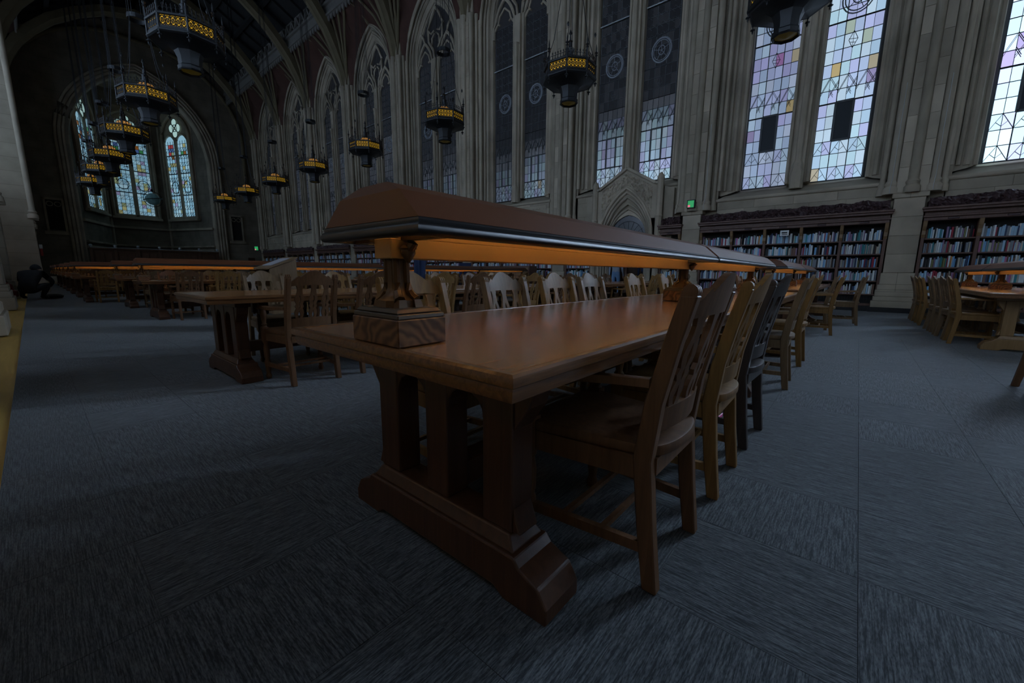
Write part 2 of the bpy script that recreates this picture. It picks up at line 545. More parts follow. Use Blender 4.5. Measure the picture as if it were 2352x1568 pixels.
# ------------------------------------------------------------------ window wall
BAYS = [-14.7, -9.1, -3.55, 1.80, 7.30, 13.0, 18.9, 24.7, 30.5, 36.3, 42.1]
PIERS = [-17.5, -11.9, -6.3, -0.78, 4.62, 10.1, 15.9, 21.8, 27.6, 33.4, 39.2, 45.0]
XG = 15.8
wall_r = struct(MB().box(16.6, 17.0, YN, YF+8, -0.2, 22.0).build('wall_right', 'stone'))
wall_r.hide_render = False
pier_m, shaft_lo = {}, None
def pier_mesh():
    m = MB()
    w = 0.30
    m.box(14.98, 16.6, -w, w, 1.05, 17.0)
    m.box(15.12, 16.6, -w-0.16, w+0.16, 3.1, 17.0)
    # stepped plinth
    for z0, z1, e in ((0.0, 0.30, 0.16), (0.30, 0.42, 0.13), (0.42, 0.60, 0.10), (0.60, 0.74, 0.07), (0.74, 1.05, 0.035)):
        m.box(14.98-e, 16.6, -w-e, w+e, z0, z1)
    m.box(14.93, 16.6, -w-0.05, w+0.05, 2.98, 3.10)
    return m.mesh('pier', 'stone', bevel=0.012)
PM = pier_mesh()
def shaft_mesh(r, z0, z1):
    return MB().lathe([(r*1.7, z0), (r*1.7, z0+0.14), (r*1.25, z0+0.2), (r*1.45, z0+0.27), (r, z0+0.34), (r, z1-0.4), (r*1.15, z1-0.36), (r*1.05, z1-0.3), (r*1.6, z1-0.08), (r*1.6, z1)], 10).mesh('shaft', 'stone_m', 40)
SH = shaft_mesh(0.10, 3.1, 13.1)
SHS = shaft_mesh(0.065, 3.1, 13.1)
for yp in PIERS:
    p = place('pier', PM, wall_r, (0, yp, 0))
    for s in (-1, 1):
        place('shaft', SH, wall_r, (15.06, yp + s*0.40, 0))
        place('shaft', SHS, wall_r, (15.24, yp + s*0.58, 0))
    place('shaft', SH, wall_r, (14.96, yp, 0))
# ashlar blocks laid on the nearest pier faces and spandrels
def block(x0, x1, y0, y1, z0, z1):
    MB().box(x0, x1, y0+0.004, y1-0.004, z0+0.004, z1-0.004).build('stone_block', 'stone_m', wall_r, bevel=0.004)
nblk = 0
for yp in (-0.78, 4.62, 10.1):
    z, k = 1.06, 0
    while z < 2.9:
        zz = min(z + 0.48, 2.97)
        block(14.962, 14.99, yp-0.30, yp+0.30, z, zz)
        z = zz
    z = 3.12
    while z < 12.5:
        for s in (-1, 1):
            block(14.965, 14.99, yp+min(s*0.10, s*0.30), yp+max(s*0.10, s*0.30), z, z+0.62)
        z += 0.62

def lights_of(kind):
    if kind == 'low':
        return 3.78, [(3.78, 4.885, 'tri', 3), (4.885, 5.93, 'vent', 3), (5.93, 7.0, 'zig', 3), (7.0, 8.06, 'rect', 3), (8.06, 9.13, 'round', 3), (9.13, 10.5, 'lat', 4), (10.5, 12.3, 'lat', 5)]
    return 4.50, [(4.50, 5.22, 'tri', 2), (5.22, 6.33, 'case', 3), (6.33, 7.40, 'zig', 3), (7.40, 8.45, 'rect', 3), (8.45, 9.50, 'round', 3), (9.50, 10.5, 'lat', 3), (10.5, 12.3, 'lat', 5)]
GLASS = {}
def glass(c, s):
    key = (round(c[0], 2), round(c[1], 2), round(c[2], 2), round(s, 3))
    if key not in GLASS:
        GLASS[key] = glow('leaded_glass_pane', c, s*DAY, 0.18, None, s > 0.03)  # panes glow themselves in place of light from outside
    return GLASS[key]
TINT = [(0.50, 0.74, 1.0), (0.60, 0.80, 1.0), (0.52, 0.68, 1.0), (0.52, 0.60, 0.98), (0.54, 0.82, 1.0)]
ODD = [(0.55, 0.45, 0.90), (0.55, 0.50, 0.92), (0.58, 0.30, 0.72), (0.72, 0.66, 0.48), (0.55, 0.70, 0.62), (0.72, 0.58, 0.28)]
def level(bay, light, z):
    # glow of each pane stands for daylight; set to fade upward in the middle bays
    if bay < 2:
        return (1.5, 6.0)[bay]  # unseen windows, glow raised to light the hall
    if bay == 2:
        return 27.0 if light == 0 else 0.85  # the half out of view glows far brighter to light the floor
    if bay == 3:
        return 0.38 if light == 0 else 0.22
    if bay == 4:
        b = (0.28, 0.19)[light]
        return max(0.006, b*max(0.0, min(1, (7.6 - z)/2.6))**1.2)
    if bay == 5:
        b = (0.13, 0.07)[light]
        return max(0.005, b*max(0.0, min(1, (7.2 - z)/2.6))**1.2)
    if bay == 6:
        return max(0.007, 0.055*max(0.0, min(1, (8.2 - z)/3.4)))
    return 0.026 if z < 9.5 else 0.008
pane_me = {}
def pane_mesh(w, h):
    k = (round(w, 3), round(h, 3))
    if k not in pane_me:
        pane_me[k] = MB().box(-0.004, 0.004, 0.004, w-0.004, 0.004, h-0.004).mesh('pane', TINTMAT)
    return pane_me[k]
TINTMAT = glass(TINT[0], 0.5)
LW = 1.22
NC = 6
def window(b):
    yc = BAYS[b]
    kind = 'low' if b <= 3 else 'high'
    sill, secs = lights_of(kind)
    win = struct(MB().box(XG+0.20, XG+0.22, yc-2.0, yc+2.0, sill-0.3, 16.2).build('window_%d' % (b+1), 'dark'))
    near = b in (2, 3, 4, 5)
    leads = MB()
    far = {}
    for li, y0 in ((0, yc-1.53), (1, yc+0.31)):
        cw = LW/NC
        for z0, z1, typ, nr in secs:
            rh = (z1-z0)/nr
            for r in range(nr):
                for c in range(NC):
                    ventc = typ in ('vent',) and c in (2, 3)
                    if ventc:
                        continue
                    lv = level(b, li, z0 + (r+0.5)*rh)
                    rnd = random.random()
                    col = random.choice(TINT)
                    if b == 3 and li == 1:
                        col = (col[0]*0.98, col[1]*0.9, col[2]*1.0)
                    if rnd < (0.06 if b in (2, 3) else 0.03):
                        col = random.choice(ODD)
                        lv *= 0.75
                    lv *= random.choice((0.86, 0.95, 1.0, 1.06))
                    if lv < 0.03:
                        col = (0.6, 0.7, 0.9)
                        lv = round(lv*250)/250
                    elif lv < 0.15:
                        lv = round(lv*50)/50
                    else:
                        lv = round(lv*30)/30 if lv < 2 else round(lv)
                    m = glass(col, lv)
                    yy, zz = y0 + c*cw, z0 + r*rh
                    if near:
                        o = place('pane', pane_mesh(cw, rh), win, (XG, yy, zz))
                        o.material_slots[0].link = 'OBJECT'
                        o.material_slots[0].material = m
                    else:
                        far.setdefault(m.name, []).append((yy, zz, cw, rh))
            x = XG - 0.012
            def L(p, q, w=0.014):
                leads.bar((x, y0+p[0], p[1]), (x, y0+q[0], q[1]), w, 0.02)
            for r in range(nr+1):
                L((0, z0+r*rh), (LW, z0+r*rh), 0.040 if r == 0 and typ in ('zig', 'round', 'case', 'lat') else 0.016)
            if typ == 'tri':
                for rr in ((0, nr-1) if nr > 1 else (0,)):
                    for c in range(0, NC, 2):
                        zb = z0 + rr*rh
                        L((c*cw, zb), ((c+1)*cw, zb+rh), 0.011)
                        L(((c+1)*cw, zb+rh), ((c+2)*cw, zb), 0.011)
                        L(((c+0.5)*cw, zb+rh*0.5), ((c+1)*cw, zb+rh*0.22), 0.009)
                        L(((c+1)*cw, zb+rh*0.22), ((c+1.5)*cw, zb+rh*0.5), 0.009)
            if typ == 'zig':
                h = z1 - z0
                for c in range(0, NC, 2):
                    for o in (0.0, 0.05):
                        L((c*cw, z0+h*(0.30+o)), ((c+1)*cw, z0+h*(0.64+o)), 0.010)
                        L(((c+1)*cw, z0+h*(0.64+o)), ((c+2)*cw, z0+h*(0.22+o)), 0.010)
                        L(((c+0.5)*cw, z0+h*(0.16+o)), ((c+1)*cw, z0+h*(0.34+o)), 0.010)
                        L((c*cw, z0+h*(0.52+o)), ((c+1)*cw, z0+h*(0.16+o)), 0.010)
            if typ == 'rect':
                zc, ycn = (z0+z1)/2, LW/2
                dm = [(ycn, zc-0.22), (ycn-0.10, zc), (ycn, zc+0.22), (ycn+0.10, zc)]
                for k in range(4):
                    L(dm[k], dm[(k+1)%4], 0.012)
                L((ycn-0.10, zc), (ycn+0.10, zc+0.03), 0.008)
                L((ycn-0.06, zc-0.09), (ycn+0.06, zc-0.06), 0.008)
            if typ == 'lat':
                n = nr
                for r in range(n):
                    for c in range(NC):
                        L(((c+0.5)*cw, z0+r*rh), ((c)*cw, z0+(r+0.3)*rh), 0.010)
                        L(((c+0.5)*cw, z0+r*rh), ((c+1)*cw, z0+(r+0.3)*rh), 0.010)
                        L((c*cw, z0+(r+0.7)*rh), ((c+0.5)*cw, z0+(r+1)*rh), 0.010)
            for c in range(NC+1):
                if typ == 'lat' and c % 2:
                    continue
                L((c*cw, z0), (c*cw, z1), 0.030 if c in (0, NC) else (0.022 if c % 2 == 0 else 0.010))
            if typ == 'vent':
                vp = MB().box(XG-0.03, XG+0.02, y0+2*cw+0.02, y0+4*cw-0.02, z0+0.02, z1-0.02)
                v = vp.build('vent_panel', 'vent', win)
                fr = MB()
                a0, a1, c0, c1 = y0+2*cw, y0+4*cw, z0, z1
                for q0, q1 in (((a0, c0), (a1, c0)), ((a1, c0), (a1, c1)), ((a1, c1), (a0, c1)), ((a0, c1), (a0, c0))):
                    fr.bar((XG-0.035, *q0), (XG-0.035, *q1), 0.055, 0.04)
                fr.build('vent_frame', 'lead', v)
            if typ == 'case':
                fr = MB()
                a0, a1, c0, c1 = y0+2*cw, y0+4*cw, z0, z1
                for q0, q1 in (((a0, c0), (a1, c0)), ((a1, c0), (a1, c1)), ((a1, c1), (a0, c1)), ((a0, c1), (a0, c0))):
                    fr.bar((XG-0.03, *q0), (XG-0.03, *q1), 0.05, 0.05)
                fr.build('casement_frame', 'lead', win)
            if typ == 'round':
                rd = MB()
                zc, ycn = (z0+z1)/2, y0+LW/2
                for rad, tt in ((0.35, 0.032 if b > 3 else 0.018), (0.29, 0.016)):
                    rd.tube([(XG-0.02, ycn+rad*math.cos(t*PI/12), zc+rad*1.15*math.sin(t*PI/12)) for t in range(24)], tt, 5, True)
                for t in range(5):
                    a = t*2*PI/5 + b
                    rd.bar((XG-0.02, ycn, zc), (XG-0.02, ycn+0.29*math.cos(a), zc+0.33*math.sin(a)), 0.014, 0.014)
                rd.tube([(XG-0.02, ycn+0.12*math.cos(t*PI/6), zc+0.15*math.sin(t*PI/6)) for t in range(12)], 0.016, 5, True)
                rd.build('roundel', 'roundel' if b > 3 else 'lead', win)
        # pointed head of the light
        hd = MB()
        ap = arch_pts(LW/2, 12.3, 13.3, 12.3, 6)
        hd.prism([(y0+LW/2+p, q) for p, q in ap], XG-0.004, XG+0.004, 'X')
        hd.build('head_pane', glass((0.6, 0.7, 0.9), 0.3 if b < 4 else 0.006), win)
        rod = MB().tube([(XG-0.10, y0-0.03, 10.5), (XG-0.10, y0+LW+0.03, 10.5)], 0.022, 6)
        rod.build('saddle_bar', 'steel', win)
    leads.build('lead_came', 'lead', win, kind='stuff')
    if not near:
        for mn, lst in far.items():
            m = MB()
            for yy, zz, cw, rh in lst:
                m.box(XG-0.004, XG+0.004, yy+0.004, yy+cw-0.004, zz+0.004, zz+rh-0.004)
            m.build('leaded_panes', bpy.data.materials[mn], win, kind='stuff')
    # stone: mullion, tracery, splayed reveal, mouldings, sill
    mu = MB()
    mu.box(XG-0.16, XG+0.2, yc-0.31, yc+0.31, sill, 12.4)
    mu.box(XG-0.30, XG-0.1, yc-0.17, yc+0.17, sill-0.2, 12.4)
    mull = mu.build('mullion', 'stone_m', win, bevel=0.02)
    place('mullion_shaft', MB().lathe([(0.17, sill-0.2), (0.17, sill+0.25), (0.12, sill+0.4), (0.14, sill+0.5), (0.085, sill+0.62), (0.085, 10.8), (0.12, 10.95), (0.10, 11.0), (0.15, 11.2)], 8).mesh('mullion_shaft', 'stone_m', 40), win, (XG-0.34, yc, 0))
    for s in (-1, 1):
        place('mullion_shaft', MB().lathe([(0.05, sill), (0.05, 12.4)], 6).mesh('mullion_shaft', 'stone_m', 60), win, (XG-0.18, yc+s*0.27, 0))
    tr = MB()
    def T(pts, r=0.075):
        tr.tube([(XG-0.10, yc+p, q) for p, q in pts], r, 6)
    for s in (-1, 1):
        sub = arch_pts(0.66, 12.1, 13.45, 11.9, 7)
        T([(s*0.92+p, q) for p, q in sub])
        for ss in (-1, 1):   # cusps
            T([(s*0.92+ss*0.62, 12.25), (s*0.92+ss*0.40, 12.50), (s*0.92+ss*0.28, 12.42)], 0.05)
            T([(s*0.92+ss*0.40, 12.50), (s*0.92+ss*0.30, 12.80), (s*0.92, 13.05)], 0.045)
        T([(s*0.10, 12.3), (s*0.18, 12.9), (s*0.55, 13.4), (s*0.62, 14.0), (s*0.30, 14.6), (0, 14.95)])
        T([(s*0.92, 13.4), (s*1.0, 13.7), (s*1.2, 13.95)], 0.06)
        T([(s*0.62, 14.0), (s*0.35, 13.75), (s*0.10, 13.85)], 0.05)
        T([(s*0.30, 13.15), (s*0.30, 13.5), (s*0.08, 13.7)], 0.05)
    tr.build('tracery', 'stone_m', win, smooth=50)
    dk = MB().prism([(yc+p, q) for p, q in arch_pts(1.62, 12.3, 15.1, 12.3, 8)], XG+0.02, XG+0.04, 'X')
    dk.build('tracery_glass', glass((0.6, 0.7, 0.9), 0.25 if b < 4 else 0.004), win)
    rv = MB()
    o0 = arch_pts(1.60, 12.4, 15.10, sill-0.02, 10)
    o1 = arch_pts(1.78, 12.6, 15.42, sill-0.12, 10)
    o2 = arch_pts(2.10, 12.8, 15.86, sill-0.20, 10)
    rv.rings([[(XG+0.2, yc+p, q) for p, q in o0], [(XG-0.05, yc+p, q) for p, q in o0], [(XG-0.28, yc+p, q) for p, q in o1], [(XG-0.32, yc+p, q) for p, q in o2], [(XG-0.5, yc+p, q) for p, q in o2]], False, False)
    rv.build('splayed_reveal', 'stone_m', wall_r, smooth=35)
    for a, za, x, r in ((1.66, 15.2, XG-0.12, 0.06), (1.82, 15.46, XG-0.28, 0.075), (1.97, 15.66, XG-0.36, 0.05), (2.12, 15.9, XG-0.48, 0.07)):
        mo = MB().tube([(x, yc+p, q) for p, q in arch_pts(a, 12.5, za, sill-0.05, 9)], r, 7)
        mo.build('arch_moulding', 'stone_m', wall_r, smooth=50)
    # wall face around the window head, and the spandrel under it
    left = max([p for p in PIERS if p < yc]) + 0.3
    right = min([p for p in PIERS if p > yc]) - 0.3
    wf = MB()
    n = 24
    for i in range(n):
        ya, yb = left + (right-left)*i/n, left + (right-left)*(i+1)/n
        def top(y):
            return sill if abs(y-yc) > 2.12 else arch_z(y-yc, 2.12, 12.8, 15.88)
        ym = (ya+yb)/2
        if abs(ym-yc) > 2.12:
            wf.add([(XG-0.5, ya, 2.4), (XG-0.5, yb, 2.4), (XG-0.5, yb, 18.5), (XG-0.5, ya, 18.5)], [(0,1,2,3)])
        else:
            za, zb = arch_z(max(-2.119, min(2.119, ya-yc)), 2.12, 12.8, 15.88), arch_z(max(-2.119, min(2.119, yb-yc)), 2.12, 12.8, 15.88)
            wf.add([(XG-0.5, ya, za), (XG-0.5, yb, zb), (XG-0.5, yb, 18.5), (XG-0.5, ya, 18.5)], [(0,1,2,3)])
    wf.add([(XG-0.5, yc-2.14, 0), (XG-0.5, yc+2.14, 0), (XG-0.5, yc+2.14, sill-0.42), (XG-0.5, yc-2.14, sill-0.42)], [(0,1,2,3)]) if b != 4 else None
    wf.build('wall_face', 'stone', wall_r)
    sl = MB()
    sl.add([(XG+0.2, yc-1.75, sill+0.01), (XG+0.2, yc+1.75, sill+0.01), (XG-0.46, yc+2.12, sill-0.30), (XG-0.46, yc-2.12, sill-0.30),
            (XG+0.2, yc-1.75, sill-0.5), (XG+0.2, yc+1.75, sill-0.5), (XG-0.46, yc+2.12, sill-0.5), (XG-0.46, yc-2.12, sill-0.5)],
           [(0,1,2,3), (4,7,6,5), (3,2,6,7), (0,3,7,4), (1,5,6,2), (0,4,5,1)])
    st = sl.build('window_sill', 'stone_m', win)
    MB().tube([(XG-0.5, yc-2.2, sill-0.36), (XG-0.5, yc+2.2, sill-0.36)], 0.06, 8).build('sill_moulding', 'stone_m', wall_r, smooth=50)
    # ashlar courses under the sill
    if b in (2, 3, 5):
        z, k = 2.75, 0
        while z < sill-0.45:
            zz = min(z+0.36, sill-0.42)
            y = yc-2.12 + (0 if k % 2 else -0.02)
            while y < yc+2.1:
                y2 = min(y + (1.05 if k % 2 else 0.86), yc+2.12)
                block(XG-0.512, XG-0.495, y, y2, z, zz)
                y = y2
            z = zz
            k += 1
    if b >= 5:
        # carved inscription frieze under the sill
        fr = MB().box(XG-0.53, XG-0.49, yc-2.0, yc+2.0, sill-0.98, sill-0.50)
        f = fr.build('inscription_frieze', 'stone_m', wall_r, bevel=0.02)
        if b == 5:
            fc = bpy.data.curves.new('inscription', 'FONT')
            fc.body = 'SCIENCES'
            fc.size = 0.34
            fc.extrude = 0.012
            fc.align_x = 'CENTER'
            fo = bpy.data.objects.new('inscription', fc)
            COL.objects.link(fo)
            dg = bpy.context.evaluated_depsgraph_get()
            tm = bpy.data.meshes.new_from_object(fo.evaluated_get(dg))
            bpy.data.objects.remove(fo)
            tm.materials.clear()
            tm.materials.append(MT['stone_m'])
            place('inscription', tm, wall_r, (XG-0.54, yc-0.92, sill-0.87), (PI/2, 0, -PI/2))
        for k in range(14):
            lx = MB().lathe([(0.02, -0.02), (0.05, 0.0), (0.02, 0.02)], 6, (0, 0, 0), 'X')
            lx.build('carved_boss', 'stone_m', f, loc=(XG-0.54, yc+0.35+k*0.115, sill-0.74+0.10*math.sin(k*1.7)))
for b in range(len(BAYS)):
    window(b)

# ------------------------------------------------------------------ vault, ribs, cornice beams, ceiling
ceiling = struct(MB().box(-3.5, 18.5, YN-1, YF+9, 22.0, 22.2).build('ceiling', 'ceil'))
def mx(x):
    return 2*XM - x
RIBP = [(15.2, 12.9), (14.95, 14.0), (14.55, 15.1), (14.0, 16.15), (13.3, 17.05), (12.3, 18.1), (11.0, 19.05), (9.5, 19.85), (XM, 20.35)]
def rib_mesh():
    m = MB()
    pts = RIBP + [(mx(x), z) for x, z in RIBP[:-1]][::-1]
    rr = []
    for i, (x, z) in enumerate(pts):
        x1, z1 = pts[min(i+1, len(pts)-1)]
        x0, z0 = pts[max(i-1, 0)]
        t = Vector((x1-x0, 0, z1-z0)).normalized()
        nrm = Vector((t.z, 0, -t.x))
        if nrm.z > 0:
            nrm = -nrm
        c = Vector((x, 0, z))
        prof = [(-0.30, -0.35), (-0.30, 0.05), (-0.20, 0.12), (-0.12, 0.26), (0.12, 0.26), (0.20, 0.12), (0.30, 0.05), (0.30, -0.35)]
        rr.append([tuple(c + Vector((0, u, 0)) + nrm*w) for u, w in prof])
    m.rings(rr, True, True)
    return m.mesh('transverse_rib', 'rib', 45)
RM = rib_mesh()
for yp in PIERS[2:]:
    place('transverse_rib', RM, ceiling, (0, yp, 0))
XB = 14.0
def vault(b):
    yc = BAYS[b]
    y0 = max([p for p in PIERS if p < yc])
    y1 = min([p for p in PIERS if p > yc])
    def f(u, v):
        y = y0 + (y1-y0)*u
        d = abs(y-yc)
        zw = arch_z(min(d, 2.15), 2.16, 12.8, 15.95) if d < 2.16 else 12.8
        za = zw + 0.05
        zb = 16.75
        x = XG-0.5 + (XB-(XG-0.5))*v
        e = 1-(1-v)**2 if d > 1.4 else v
        return (x, y, za + (zb-za)*e)
    m = MB().grid(f, 24, 6)
    m.build('vault_web', 'red', ceiling, smooth=40)
    rb = MB()
    for yp, s in ((y0, 1), (y1, -1)):
        for dl in (0.7, 1.45, 2.2):
            yt = yp + s*dl
            rb.tube([(15.2, yp+s*0.1, 12.95), (15.0, yp+s*(0.1+dl*0.18), 14.2), (14.6, yp+s*(0.1+dl*0.5), 15.5), (XB+0.1, yt, 16.65)], 0.075, 6)
    rb.tube([(XG-0.55, yc, 15.95), (14.7, yc, 16.5), (XB, yc, 16.7)], 0.08, 6)
    rb.build('vault_ribs', 'rib', ceiling, smooth=50)
for b in range(3, len(BAYS)):
    vault(b)
def cornice(xb, s):
    m = MB()
    m.box(min(xb, xb+s*0.25), max(xb, xb+s*0.25), YN, YF, 16.72, 17.55)
    m.box(xb-s*0.14 if s > 0 else xb, xb if s > 0 else xb+0.14, YN, YF, 17.35, 17.5)
    m.box(xb-s*0.10 if s > 0 else xb, xb if s > 0 else xb+0.10, YN, YF, 16.75, 16.85)
    m.box(min(xb, xb+s*0.25), max(xb, xb+s*0.25), YN, YF, 18.2, 18.38)
    o = m.build('cornice_beam', 'beam', ceiling)
    fr = MB()
    y = 0.0
    while y < YF:
        fr.add([(xb-s*0.02, y, 16.74), (xb-s*0.02, y+0.30, 16.74), (xb-s*0.02, y+0.22, 16.52), (xb-s*0.02, y+0.15, 16.42), (xb-s*0.02, y+0.08, 16.52),
                (xb+s*0.06, y, 16.74), (xb+s*0.06, y+0.30, 16.74), (xb+s*0.06, y+0.22, 16.52), (xb+s*0.06, y+0.15, 16.42), (xb+s*0.06, y+0.08, 16.52)],
               [(0,1,2,3,4), (9,8,7,6,5), (1,6,7,2), (2,7,8,3), (3,8,9,4), (4,9,5,0)])
        y += 0.36
    fr.build('cornice_fringe', 'beam', ceiling, kind='stuff')
    zz = MB()
    y = 0.0
    while y < YF:
        zz.bar((xb, y, 17.55), (xb, y+0.4, 18.2), 0.12, 0.12)
        zz.bar((xb, y+0.4, 18.2), (xb, y+0.8, 17.55), 0.12, 0.12)
        y += 0.8
    zz.build('cornice_openwork', 'beam', ceiling, kind='stuff')
cornice(XB, 1)
cornice(mx(XB), -1)
slope = MB()
for xa, za, xb_, zb in ((XB, 18.3, XM, 21.6), (mx(XB), 18.3, XM, 21.6)):
    slope.add([(xa, YN, za), (xa, YF, za), (xb_, YF, zb), (xb_, YN, zb)], [(0,1,2,3)])
slope.build('roof_boarding', 'ceil', ceiling)
pur = MB()
for t in (0.25, 0.5, 0.75, 1.0):
    for s in (0, 1):
        x = XB + (XM-XB)*t
        z = 18.3 + 3.3*t - 0.15
        x = x if s == 0 else mx(x)
        pur.box(x-0.12, x+0.12, YN, YF, z-0.22, z)
pur.build('purlins', 'ceil', ceiling, kind='stuff')
raf = MB()
yy = 0.6
while yy < YF:
    for s in (0, 1):
        a = (XB, yy, 18.2) if s == 0 else (mx(XB), yy, 18.2)
        raf.bar(a, (XM, yy, 21.45), 0.16, 0.12, (0, 1, 0))
    yy += 1.43
raf.build('rafters', 'ceil', ceiling, kind='stuff')

# ------------------------------------------------------------------ left wall
wall_l = struct(MB().box(-2.4, -2.0, YN, YF+1, -0.2, 22.0).build('wall_left', 'stone'))
lw = MB()
for yp in PIERS:
    p = MB()
    w = 0.55
    xf_ = -0.45 if yp < 26 else 0.33
    p.box(-2.0, xf_, -w, w, 0.6, 17.0)
    for z0, z1, e in ((0.0, 0.30, 0.12), (0.30, 0.45, 0.08), (0.45, 0.60, 0.05)):
        p.box(-2.0, xf_+e, -w-e, w+e, z0, z1)
    place('pier', p.mesh('pier', 'stone', bevel=0.015), wall_l, (0, yp, 0))
    for s in (-1, 1):
        place('shaft', SH, wall_l, (xf_, yp+s*0.5, 0))
for b in range(2, len(BAYS)):
    m = MB().grid(lambda u, v: (-1.9 + (mx(XB)+1.9)*v, BAYS[b]-2.6+5.2*u, (12.8 if abs(u-0.5) > 0.42 else arch_z((u-0.5)*5.2, 2.2, 12.8, 15.9)) + (16.7-12.8)*v*(1-v)*0.2 + (16.7-(12.8 if abs(u-0.5) > 0.42 else arch_z((u-0.5)*5.2, 2.2, 12.8, 15.9)))*v), 16, 5)
    m.build('vault_web', 'red', ceiling, smooth=40)
    # recess mouldings and string course
    for a, x in ((1.9, -1.95), (2.1, -1.85)):
        MB().tube([(x, BAYS[b]+p, q) for p, q in arch_pts(a, 12.4, 15.4, 4.2, 8)], 0.08, 6).build('arch_moulding', 'stone_m', wall_l, smooth=50)
    MB().box(-2.0, -1.7, BAYS[b]-2.3, BAYS[b]+2.3, 3.9, 4.2).build('string_course', 'stone_m', wall_l, bevel=0.03)

# glowing leaded windows added in the left wall to light the hall
for b in range(0, len(BAYS)):
    yc = BAYS[b]
    lv = (0.5, 0.6, 0.9, 1.6, 2.0, 2.1, 1.9, 1.6, 1.4, 1.3, 1.3)[b]
    win = struct(MB().box(-1.99, -1.97, yc-1.9, yc+1.9, 4.2, 15.4).build('window_%d' % (30+b), 'stone_m'))
    groups, ld2 = {}, MB()
    for y0 in (yc-1.53, yc+0.31):
        for r in range(16):
            for c in range(6):
                m = glass(random.choice(TINT), round(lv*random.choice((0.85, 1.0, 1.1)), 2))
                groups.setdefault(m.name, MB()).box(-1.955, -1.95, y0+c*LW/6+0.006, y0+(c+1)*LW/6-0.006, 4.6+r*0.5+0.006, 5.1+r*0.5-0.006)
        for r in range(17):
            ld2.bar((-1.945, y0, 4.6+r*0.5), (-1.945, y0+LW, 4.6+r*0.5), 0.02, 0.02)
        for c in range(7):
            ld2.bar((-1.945, y0+c*LW/6, 4.6), (-1.945, y0+c*LW/6, 12.6), 0.02, 0.02)
    for mn, mb in groups.items():
        mb.build('leaded_panes', bpy.data.materials[mn], win, kind='stuff')
    ld2.build('lead_came', 'lead', win, kind='stuff')
    MB().box(-1.97, -1.75, yc-0.25, yc+0.25, 4.4, 13.0).build('mullion', 'stone_m', win, bevel=0.02)

# ------------------------------------------------------------------ near end wall (behind the camera)
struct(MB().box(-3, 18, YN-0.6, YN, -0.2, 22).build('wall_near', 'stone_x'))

# ------------------------------------------------------------------ apse end
AX, AA, AZS, AZA = 7.65, 4.55, 10.9, 17.2
wf = MB()
n = 40
xa0, xa1 = -3.0, 18.0
xs = sorted(set([xa0 + (xa1-xa0)*i/n for i in range(n+1)] + [AX-AA, AX+AA]))
for i in range(len(xs)-1):
    a, b_ = xs[i], xs[i+1]
    m_ = (a+b_)/2
    if abs(m_-AX) < AA:
        za, zb = arch_z(a-AX, AA, AZS, AZA), arch_z(b_-AX, AA, AZS, AZA)
    else:
        za = zb = -0.1
    wf.add([(a, YF, za), (b_, YF, zb), (b_, YF, 22), (a, YF, 22)], [(0,1,2,3)])
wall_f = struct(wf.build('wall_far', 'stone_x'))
for k, (da, y) in enumerate(((0.0, 0.12), (0.22, 0.02), (0.44, -0.08), (0.66, -0.12))):
    MB().tube([(AX+p, YF+y, q) for p, q in arch_pts(AA+da, AZS, AZA+da*0.9, 0, 12)], 0.11 - 0.015*(k % 2), 8).build('arch_moulding', 'stone_m', wall_f, smooth=50)
rv = MB()
oo = arch_pts(AA, AZS, AZA, 0, 14)
rv.rings([[(AX+p, YF, q) for p, q in oo], [(AX+p*0.97, YF+0.7, q-0.1) for p, q in oo]], False, False)
rv.build('apse_arch_soffit', 'stone_m', wall_f, smooth=40)
MB().tube([(AX+p, YF-0.1, q) for p, q in arch_pts(7.4, 13.0, 19.7, 9.0, 12)], 0.16, 8).build('wall_arch', 'rib', wall_f, smooth=50)
